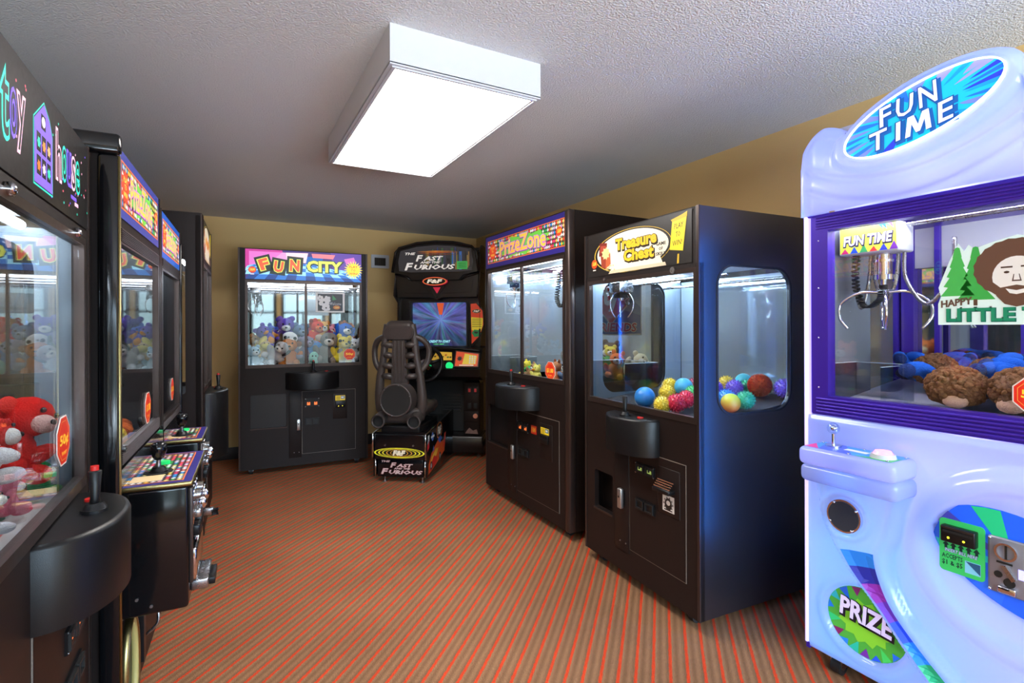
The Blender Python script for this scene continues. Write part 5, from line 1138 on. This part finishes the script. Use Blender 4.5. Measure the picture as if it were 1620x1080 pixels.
# prize opening with printed flap
def clip_arm(pts): return [(min(a, xat(arm, b)+.0 if b < .5 else a), b) for a, b in pts]
mb = MB(MILK); out = clip_arm(ngon(.225,.285,.138,44,0,.128))
on_low(out, mb, ink((70,160,60), .35))
for i, (c, a0) in enumerate([((30,90,200),2.2),((40,170,190),2.6),((20,110,210),3.0),((40,180,110),3.4),((120,30,90),3.8),((30,120,220),4.1),((30,170,150),4.4),((100,40,150),4.7),((30,80,220),5.0),((60,190,90),5.3),((120,40,110),1.8),((30,100,220),5.6)]):
    p = [(.225+.138*k*math.cos(a), .285+.128*k*math.sin(a)) for k, a in ((.99,a0-.13),(.99,a0+.13),(.62+.1*(i%3),a0+.05))]
    on_low(clip_arm(p), mb, ink(c, .4), .0075)
on_low(clip_arm([(.225+.1*math.cos(q)*k, .285+.085*math.sin(q)*k) for q, k in ((2*PI*i/24, 1 if i % 2 else .8) for i in range(24))]), mb, ink((120,190,50), .4), .008)
pf = FR((0,-.020,0),(1,0,-.0),(0,0,1),(0,-1,0))
mb.text('PRIZE', pf.at(.232,.318,-.0), 0, 0, .185, .072, [(ink((20,20,40)), .10, .0, .003, -.004), (ink((190,180,225), .6), .035, .003, 0, 0)], .1, 2, lambda a, b: b-.10*a)
mb.build('prize_door', FT)
# speaker
mb = MB(MILK); mb.mat(CHROME).cyl((.17,-.034,.675),(.17,-.05,.675),.062,n=32); mb.mat(M('speaker_mesh', (34,38,52), .6, bump=.8, scale=700)).cyl((.17,-.05,.675),(.17,-.053,.675),.055,n=32)
for q in (.6,2.2,3.7,5.3): mb.mat(CHROME).ell((.17+.055*math.cos(q),-.053,.675+.055*math.sin(q)), .005, nu=8, nv=6)
mb.build('speaker', FT)
# coin and bill panel
mb = MB(MILK); ov = [(.69+.24*math.cos(q)*(1 if math.cos(q) > -.2 else 1), .675+.15*math.sin(q)-.10*math.cos(q)*.55) for q in (2*PI*i/48 for i in range(48))]
h0 = .030; pf = front(0)
mb.mat(ink((30,90,225), .4)).poly(ov, pf, .034); mb.prism(ov, pf, .0, .0335)
rg = random.Random(4)
def band(c, a, b, h): 
    pts = []
    for s_ in (a, b):
        pts.append(s_)
    mb.mat(ink(c, .4)).poly([p for p in pts[0]]+[p for p in pts[1][::-1]], pf, h)
inside = lambda u, z: ((u-.69)/.24)**2 + ((z-.675+.055*(u-.69)/.24)/.15)**2 <= 1
for k, c in enumerate([(30,160,220),(90,40,150),(30,180,120),(60,60,160),(30,170,190),(40,100,230),(120,40,130),(30,150,220)]):
    q0 = .35+.75*k; p = []
    for q in (q0, q0+.16, q0+.34): p.append((.69+.238*math.cos(q), .675+.148*math.sin(q)-.055*math.cos(q)))
    mb.mat(ink(c, .4)).poly([p[0], p[1], p[2], (.66, .675)], pf, .0345+.0002*k)
mb.mat(ink((50,175,90), .4)).prism(rrect(.47,.588,.598,.768,.012), front(-.034), .0, .004)
mb.build('coin_panel', FT)
fb = front(-.0385)
mb = MB(BLKPL); mb.rbox(.483,.573,-.066,-.038,.70,.752,.004); mb.mat(RUBBER).box(.49,.566,-.0675,-.065,.732,.739); mb.mat(EDGE).box(.485,.571,-.068,-.066,.744,.75)
for u in (.505,.545): mb.mat(ink((240,230,40),4.)).poly(ngon(u,.716,.0035,8),front(-.0663),0)
mb.build('bill_acceptor', FT); mb = MB(ink((20,60,60)))
for i in range(5): u = .488+.02*i; mb.mat(ink((20,60,60))).poly([(u-.009,.683),(u+.009,.683),(u,.696)],fb,.0005).rect(u-.004,u+.004,.672,.684,fb,.0005)
mb.text('INSERT BILL HERE', fb, .528, .668, .085, .011, [(ink((20,40,120)), .06, .0006, 0, 0), (ink((190,210,250)), .02, .0012, 0, 0)], .2, 1)
mb.text('ACCEPTS', fb, .505, .648, .055, .015, [(ink((20,60,60)), .02, .0008, 0, 0)], 0, 1); mb.text('$1 & $5', fb, .505, .626, .055, .018, [(ink((20,60,60)), .02, .0008, 0, 0)], 0, 1)
mb.mat(ink((120,190,220),.2)).rect(.538,.578,.612,.65,fb,.0006); mb.mat(ink((40,90,130))).poly([(.54,.648),(.577,.648),(.577,.615)],fb,.001)
mb.build('instruction_print', FT)
mb = MB(M('satin_coin_plate', (150,152,165), .4, metal=.6, scale=90)); mb.rbox(.596,.70,-.044,-.034,.585,.755,.006); fc = front(-.0442)
mb.mat(CHROME).prism([ngon(.64,.715,.027,24), ngon(.64,.715,.021,24)], fc, 0, .006); mb.mat(RUBBER).box(.6375,.6425,-.047,-.043,.695,.735).box(.618,.655,-.046,-.043,.678,.684); mb.mat(STEEL).prism([(.63,.672),(.64,.676),(.665,.64),(.655,.632)], fc, 0, .008); mb.mat(RUBBER).cyl((.622,-.044,.643),(.622,-.047,.643),.010,n=12).cyl((.648,-.044,.625),(.648,-.047,.625),.014,n=14); mb.mat(CHROME).rbox(.622,.665,-.056,-.044,.592,.612,.004)
mb.mat(ink((150,150,255),2.)).rect(.668,.685,.645,.675,fc,.001)
for u in (.602,.694):
    for z in (.592,.748): mb.mat(CHROME).ell((u,-.045,z), .005, nu=8, nv=6)
mb.build('coin_mechanism', FT)
# control deck
mb = MB(MILK); mb.rbox(.055,.395,-.155,.01,.865,.935,.022,4); mb.rbox(.055,.395,-.145,.01,.80,.866,.022,4); mb.build('control_deck', FT)
mb = MB(ink((60,140,215), .25)); f = flat(.9355); mb.rect(.075,.375,-.14,-.01,f,.0); mb.mat(ink((210,40,120),.2)).poly([(.075,-.14),(.13,-.14),(.075,-.06)],f,.0004); mb.mat(ink((70,90,200),.2)).poly([(.13,-.14),(.25,-.14),(.16,-.01),(.09,-.01)],f,.0004); mb.mat(ink((60,170,90),.2)).poly([(.25,-.14),(.375,-.14),(.375,-.06)],f,.0004); mb.mat(ink((225,225,238),.2)).rect(.19,.27,-.085,-.055,f,.0008); mb.build('deck_print', FT)
mb = MB(CHROME); mb.cyl((.14,-.06,.936),(.14,-.06,.942),.028,n=20); mb.cyl((.14,-.06,.94),(.14,-.06,.985),.006,n=8); mb.mat(pane_mat('clear_knob', (235,245,255), .15)).ell((.14,-.06,1.005), .022, nu=16, nv=10); mb.mat(CHROME).ell((.14,-.06,1.005), .010, nu=10, nv=8); mb.build('joystick', FT)
mb = MB(WHITEP); mb.cyl((.325,-.085,.936),(.325,-.085,.950),.040,.036,26); mb.mat(M('lit_red_button', (240,120,150), .3, emit=1.3)).cyl((.325,-.085,.950),(.325,-.085,.960),.030,.024,22); mb.build('drop_button', FT)
for u, v in ((.085,-.03),(.23,-.02),(.37,-.03),(.235,-.135),(.36,-.13)): MB(CHROME).ell((u,v,.937), (.005,.005,.003), nu=8, nv=6).build('screw', FT)
# purple window frame and pane
mb = MB(PURP); mb.prism([rect4(.022,W2-.022,1.04,1.84), rect4(.085,W2-.085,1.117,1.778)], front(), -.05, .0)
for k in range(5): mb.cyl((.04,-.001,1.052+.013*k),(W2-.04,-.001,1.052+.013*k),.005,n=6).cyl((.04,-.001,1.79+.011*k),(W2-.04,-.001,1.79+.011*k),.004,n=6)
for z in (1.15,1.35,1.55,1.74): mb.mat(CHROME).ell((.05,-.002,z), (.004,.003,.004), nu=6, nv=4).ell((W2-.05,-.002,z), (.004,.003,.004), nu=6, nv=4)
mb.build('window_frame', FT)
MB(GLASS).box(.08,W2-.08,.016,.022,1.11,1.785).build('glass_pane', FT)
# sides
for right in (False, True):
    sf = side_fr(W2, right); k = 1 if right else -1
    mb = MB(PURP); fl = lambda l: [(k*a,b) for a,b in (l if right else l[::-1])]
    mb.prism([fl(rect4(.02,D2,1.04,1.84)), fl(rect4(.09,D2-.07,1.11,1.775))], sf, -.02, 0)
    mb.mat(WHITEP).prism(fl(rect4(.02,D2,.085,1.04)), sf, -.012, 0)
    o = mb.build('side_panel', FT); MB(GLASS).prism(fl(rect4(.085,D2-.065,1.105,1.78)), sf, -.012, -.007).build('side_glass', o)
    x = -.006 if not right else W2-.006
    MB(STRIPL).rbox(x, x+.012, -.012, .03, .10, 1.845, .004).build('light_strip', FT); MB(STRIPB).rbox(x-.002 if not right else x+.008, x+.006 if not right else x+.014, .034, .050, .30, 1.845, .002).build('blue_light_strip', FT)
    MB(PURP).box(x, x+.014, -.002, .2, .075, .10).build('corner_cap', FT)
mb = MB(M('graphite_back', (60,60,66), .5)); mb.box(.0,W2,D2-.015,D2,.085,2.0); mb.build('back_panel', FT)
MB(MIRROR).box(.03,W2-.03,D2-.02,D2-.0155,1.06,1.84).build('back_mirror', FT)
mb = MB(WHITEP); mb.box(.035,W2-.035,D2-.045,D2-.03,1.66,1.845); mb.build('ceiling_reflection_board', FT)  # white board put in place of the bright ceiling's reflection
MB(M('grey_inner_lining')).box(.024,.028,.05,.42,1.07,1.83).build('inner_lining', FT)
mb = MB(PURP); mb.box(.03,.08,D2-.06,D2-.021,1.06,1.84).box(W2-.08,W2-.03,D2-.06,D2-.021,1.06,1.84).box(W2/2-.02,W2/2+.02,D2-.04,D2-.021,1.06,1.84); mb.build('inner_post', FT)
mb = MB(WHITEP); mb.prism([(.03,1.045),(.71,1.045),(.71,1.15),(.03,1.06)], FR((.02,0,0),(0,1,0),(0,0,1),(1,0,0)), 0, W2-.04); mb.build('prize_deck', FT)
mb = MB(M('white_lining')); mb.box(.03,W2-.03,.05,D2-.02,1.845,1.855); mb.build('inner_roof', FT)
MB(M('cool_tube2', (235,238,255), .5, emit=26)).box(.06,W2-.06,.10,.14,1.825,1.84).build('lamp_tube', FT)
mb = MB(STEEL)
for y in (.20,.24): mb.cyl((.05,y,1.79),(W2-.05,y,1.79),.006,n=8)
mb.build('gantry_rail', FT)
# claw carriage with printed box
cl = thing_part('claw_unit', FT); cx, cy = .16, .20
mb = MB(WHITEP); mb.rbox(cx-.11,cx+.11,cy-.06,cy+.06,1.685,1.80,.008); f = front(cy-.0605); mb.mat(ink((215,225,70),.4)).rect(cx-.104,cx+.104,1.692,1.794,f,.0004)
for i, c in enumerate([(220,40,110),(40,90,220),(60,170,90),(220,60,60),(40,60,200),(120,50,160)]): u = cx-.10+.036*i; mb.mat(ink(c,.3)).poly([(u,1.692),(u+.03,1.692),(u+.016,1.712+.006*(i%3))],f,.0008)
for i, c in enumerate([(60,170,90),(40,90,220),(90,190,80),(220,80,130)]): u = cx+.06+.012*i; mb.mat(ink(c,.3)).poly([(u-.02,1.794),(u-.006,1.794),(u,1.772)],f,.0008)
mb.text('FUN TIME', f, cx, 1.742, .18, .04, [(ink((30,20,70)), .1, .0010, .001, -.002), (ink((240,236,255),.5), .03, .0016, 0, 0)], .12, 2); mb.build('carriage_box', cl)
mb = MB(CHROME); mb.cyl((cx+.03,cy,1.69),(cx+.03,cy,1.60),.022,n=16); mb.cyl((cx+.03,cy,1.66),(cx+.03,cy,1.65),.034,n=18); mb.cyl((cx+.03,cy,1.60),(cx+.03,cy,1.58),.036,n=18); mb.cyl((cx+.03,cy,1.58),(cx+.03,cy,1.52),.012,n=10); mb.build('claw_head', cl)
for k in range(4):
    q = 2*PI*k/4+.5; d = Vector((math.cos(q), math.sin(q), 0)); p0 = Vector((cx+.03,cy,1.53)); s_ = 1.15
    MB(CHROME).tube(bez([p0+d*.012,p0+d*.07*s_+Vector((0,0,.0)),p0+d*.125*s_+Vector((0,0,-.04)),p0+d*.13*s_+Vector((0,0,-.1)),p0+d*.105*s_+Vector((0,0,-.145))],6), .006, 8).build('claw_finger', cl)
for a, b, z in ((-.10,-.04,1.47),(.09,.24,1.48),(-.02,.06,1.50)):
    MB(STEEL).tube(bez([(cx+a,cy+.03,1.70),(cx+a+.005,cy+.03,1.58),(cx+(a+b)/2,cy+.03,z),(cx+b,cy+.03,1.58),(cx+b+.01,cy+.03,1.72)],10), .0075, 8).build('steel_hose', cl)
c = bez([(cx-.06,cy-.02,1.69),(cx-.065,cy-.02,1.57),(cx-.03,cy-.02,1.475),(cx+.025,cy-.02,1.50),(cx+.03,cy,1.56)], 40)
MB(RUBBER).tube([p+Vector((math.cos(i*1.2)*.012,math.sin(i*1.2)*.012,0)) for i, p in enumerate(c)], .0045, 5).build('coiled_cable', cl)
chute(FT, .03, .25, .06, .30, 1.06, 1.24)
MB(PURP).box(.165,.185,.67,.69,1.06,1.84).build('inner_rail', FT)
octagon_sticker(FT, front(-.003, .70, 1.19), .062, '50¢')
# sticker on the pane: pines, a smiling bearded painter's portrait, lettering
mb = MB(ink((214,236,230),.1)); f = front(.0152)
bk = [(.447,1.40),(.82,1.40),(.83,1.50),(.78,1.55),(.755,1.6),(.72,1.655),(.65,1.675),(.59,1.66),(.545,1.645),(.53,1.66),(.518,1.64),(.503,1.668),(.478,1.61),(.448,1.525),(.455,1.495),(.447,1.47)]
mb.poly(bk, f, .0)
def pine(u, z0, z1, w, m):
    n = 5; L_, R_ = [], []
    for i in range(n): a = (z0+(z1-z0)*i/n); b = z0+(z1-z0)*(i+.9)/n; k = w*(1-i/n*.92); L_ += [(u-k,a),(u-k*.55,b)]; R_ += [(u+k,a),(u+k*.55,b)]
    mb.mat(m).poly(L_[::-1]+R_ if False else [(u,z1)]+L_[::-1]+R_, f, .0006)
pine(.500,1.495,1.655,.046,ink((70,175,80),.1)); pine(.548,1.48,1.652,.05,ink((60,165,72),.1)); pine(.77,1.48,1.62,.04,ink((70,175,80),.1))
mb.mat(ink((90,64,46))).rect(.543,.553,1.462,1.482,f,.0008)
hair = [(.645+.1*k*math.cos(q), 1.575+.088*k*math.sin(q)) for q, k in ((2*PI*i/40, 1+.035*(i % 2)) for i in range(40))]
mb.mat(ink((104,72,56))).poly(hair, f, .0010); mb.mat(ink((230,226,220),.05)).poly(ngon(.648,1.548,.058,28,0,.062), f, .0014)
mb.mat(ink((104,72,56))).poly([(.59,1.535),(.61,1.515),(.648,1.522),(.69,1.512),(.708,1.535),(.70,1.49),(.675,1.462),(.648,1.455),(.62,1.464),(.60,1.49)], f, .0018)
mb.mat(ink((230,226,220),.05)).poly([(.622,1.512),(.648,1.505),(.676,1.512),(.665,1.497),(.648,1.493),(.632,1.497)], f, .0022)
for u in (.625,.672): mb.mat(ink((80,56,46))).rect(u-.014,u+.014,1.575,1.580,f,.0022).poly(ngon(u,1.562,.007,8,0,.004),f,.0022)
mb.poly([(.641,1.555),(.655,1.555),(.66,1.533),(.637,1.533)], f, .0020); mb.mat(ink((230,226,220),.05)).poly([(.643,1.556),(.653,1.556),(.656,1.537),(.641,1.537)], f, .0024)
mb.text('HAPPY', f, .498, 1.474, .085, .024, [(ink((98,72,58)), .04, .0012, 0, 0)], 0, 2, lambda a, b: b+.12*a)
mb.text('LITTLE TREES', f, .645, 1.433, .35, .043, [(ink((214,236,230)), .10, .0008, 0, 0), (ink((20,110,90)), .06, .0012, .002, -.002), (ink((30,140,100)), .03, .0018, 0, 0)], 0, 2)
mb.build('window_sticker', FT)
# header: moulded sheet with shoulders and a tilted oval
TH = math.radians(15.6); OA, OB, OC = .275, .128, (.415, 2.117)
def ell_top(u, a=OA, b=OB):
    best = None
    for i in range(361):
        q = 2*PI*i/360; x = OC[0]+a*math.cos(q)*math.cos(TH)-b*math.sin(q)*math.sin(TH); z = OC[1]+a*math.cos(q)*math.sin(TH)+b*math.sin(q)*math.cos(TH)
        if abs(x-u) < .004: best = z if best is None else max(best, z)
    return best
sh = bez([(-.018,2.04),(-.012,2.10),(.02,2.15),(.06,2.178),(.095,2.181),(.15,2.155),(.2,2.1),(.4,2.05),(.62,2.05),(.74,2.10),(.78,2.155),(.83,2.181),(.87,2.178),(.91,2.15),(.945,2.10),(.948,2.04)], 10)
def shoulder(u):
    for a, b in zip(sh, sh[1:]):
        if a.x <= u <= b.x and b.x > a.x: return a.y+(b.y-a.y)*(u-a.x)/(b.x-a.x)
    return 2.04
TOPZ = []
NU = 120
for i in range(NU+1):
    u = -.018+.966*i/NU; e_ = ell_top(u); TOPZ.append(max(shoulder(u), e_ or 0))
def head_h(u, z, zt):
    eg = sstep(0,.07,min(u+.018, .948-u))*sstep(0,.06,zt-z); h = .008+.024*eg
    c, s_ = math.cos(TH), math.sin(TH); a, b = (u-OC[0])*c+(z-OC[1])*s_, -(u-OC[0])*s_+(z-OC[1])*c
    q = math.hypot(a/OA, b/OB); h += .026*sstep(1.12,1.0,q) - .012*sstep(.90,.86,q)
    for zc, k in ((1.98,.016),(1.90,.012)):                                   # two sweeping ridges under the oval
        zz = zc+.9*(u-.40)**2+.10*(u-.4)-.05; h += k*math.exp(-((z-zz)/.014)**2)*eg*sstep(.96,1.06,q)
    return h
mb = MB(MILK); ff = front(.0)
def head_p(s, t):
    zt = TOPZ[round(s*NU)]; u = -.018+.966*s; z = 1.845+(zt-1.845)*t; return ff.p(u, z, head_h(u, z, zt))
mb.sheet(NU, 60, head_p)
mb.sheet(NU, 6, lambda s, t: (-.018+.966*s, .2*t-(1-t)*head_h(-.018+.966*s, TOPZ[round(s*NU)], TOPZ[round(s*NU)]), TOPZ[round(s*NU)]))
mb.sheet(4, 4, lambda s, t: (-.018, -.01+.2*(1-s), 1.845+(TOPZ[0]-1.845)*t)); mb.sheet(4, 4, lambda s, t: (.948, -.01+.2*s, 1.845+(TOPZ[-1]-1.845)*t))
mb.build('header_shell', FT)
mb = MB(M('white_lining')); mb.box(-.0,.93,.2,.212,1.86,2.24); mb.build('header_back', FT)
mb = MB(MILK); of = FR((OC[0],0,OC[1]),(math.cos(TH),0,math.sin(TH)),(-math.sin(TH),0,math.cos(TH)),(0,-1,0)); hh = .058
mb.mat(M('white_rim', (225,235,255), .3, emit=.9)).prism([ngon(0,0,.242,56,0,.096), ngon(0,0,.237,56,0,.091)], of, hh-.02, hh+.003)
mb.mat(ink((20,190,220),.55)).poly(ngon(0,0,.238,56,0,.092), of, hh-.004)
rg = random.Random(9)
for i in range(30):
    q = 2*PI*i/30+rg.uniform(-.05,.05); w_ = rg.uniform(.05,.11); k = rg.uniform(.62,.84)
    if abs(math.sin(q)) > .93 and rg.random() < .4: continue
    c = rg.choice([(30,110,230),(110,130,240),(40,60,220),(150,150,235),(20,150,235)])
    mb.mat(ink(c,.6)).poly([(.236*math.cos(q-w_),.091*math.sin(q-w_)),(.236*math.cos(q+w_),.091*math.sin(q+w_)),(.236*k*math.cos(q+w_*.6),.091*k*math.sin(q+w_*.6)),(.236*(k-.1)*math.cos(q),.091*(k-.1)*math.sin(q)),(.236*k*math.cos(q-w_*.7),.091*k*math.sin(q-w_*.7))], of, hh-.0035+.00005*i)
tf = of.at(-.012,0,-.09)
ov_ = [(ink((16,90,170),.6), .08, hh-.001, .006, -.008), (ink((10,70,150),.6), .05, hh+.0, 0, 0), (ink((205,215,250),1.), .012, hh+.001, 0, 0)]
for ch, u, v, w_, h_ in (('F',-.075,.038,.05,.066),('U',-.012,.040,.058,.066),('N',.055,.042,.062,.07),('T',-.108,-.036,.06,.066),('I',-.048,-.036,.028,.062),('E',.090,-.036,.052,.066)):
    mb.text(ch, tf.at(u,v,random.uniform(-.06,.06)), 0, 0, w_, h_, ov_, .18, 2)
mp_ = [(0,0),(.2,0),(.25,.58),(.42,.08),(.58,.08),(.75,.58),(.8,0),(1,0),(.9,1),(.66,1),(.5,.45),(.34,1),(.1,1)]
for m_, k, hq, du, dv in ((ov_[0][0],.10,hh-.001,.006,-.008),(ov_[1][0],.05,hh,0,0),(ov_[2][0],0,hh+.001,0,0)):
    q_ = [(.012+du+.078*((a-.5)*(1+k)+.15*(b-.5)), -.038+dv+.066*(b-.5)*(1+1.6*k)) for a, b in mp_]
    mb.mat(m_).poly(q_, tf, hq+.0002)
mb.build('oval_sign', FT)
mb = MB(PURP); mb.box(0,W2,.0,D2,1.84,1.846); mb.build('header_floor', FT)
mb = MB(WHITEP); mb.box(.0,W2,.02,D2,.085,.097); mb.mat(WHITEP).box(.01,W2-.01,.30,.31,.09,1.04); mb.build('cabinet_floor', FT)
for u in (.09,W2-.09):
    for v in (.06,D2-.08): mb = MB(RUBBER); caster(mb, u, v, 1.1); mb.build('caster', FT)
# the lamps behind the milky sheets
LB, LV, LC = (.06,.28,1.), (.42,.39,1.), (.02,.46,1.)
for i, (u, z, e_, c) in enumerate([(.07,.16,LED*.8,LC),(.06,.50,LED*.8,LC),(.45,.30,LED*1.0,LB),(.30,.60,LED*.8,LC),(.62,.62,LED*1.6,LV),(.42,.95,LED*1.2,LV),(.80,.35,LED*1.2,LV),(.82,.90,LED*1.4,LV)]):
    lamp('led_lamp', FT, 'POINT', (u,.19,z), e_, c, .06)
for u, z, e_, c in [(.10,1.95,LED*.8,LV),(.10,2.09,LED*.4,LB),(.42,1.93,LED*1.0,LV),(.70,1.95,LED*.9,LV),(.42,2.16,LED*.5,LB),(.62,2.14,LED*.5,LB)]:
    lamp('led_lamp', FT, 'POINT', (u,.13,z), e_, c, .04)
lamp('led_lamp', FT, 'POINT', (.13,-.07,.90), LED*.16, LV, .03); lamp('led_lamp', FT, 'POINT', (.32,-.07,.90), LED*.16, LV, .03); lamp('led_lamp', FT, 'POINT', (.22,-.07,.835), LED*.2, LB, .03)
# dolls
G6 = 'curly haired dolls in the glowing machine'
for lb, u, y, z, s, rot, arm_ in [('curly haired doll behind the clear chute wall of the glowing machine',.25,.47,1.06,.9,(0,0,.9),0),('curly haired doll at the front glass just right of the clear chute',.44,.165,1.06,1.0,(0,0,.3),0),
    ('curly haired doll with white palette at the front middle of the glowing machine',.62,.17,1.06,1.05,(0,0,-.3),1),('curly haired doll behind the red price sticker',.77,.18,1.06,.9,(0,0,.2),0),
    ('curly haired doll in the second row behind the front left doll',.46,.40,1.06,.95,(0,0,-1.4),1),('curly haired doll in the second row behind the palette doll',.64,.38,1.06,1.05,(0,0,2.5),0),
    ('curly haired doll in the rear left corner with legs to the chute',.22,.57,1.06,.8,(0,0,-2.4),0),('curly haired doll in the rear right of the glowing machine',.76,.50,1.06,.9,(0,0,1.2),0),('curly haired doll at the rear middle of the glowing machine',.52,.56,1.06,.85,(0,0,-1.4),0)]:
    doll(lb, FT, (u,y,1.056+.132*(y-.03)+.022), s, rot, arm_, G6)
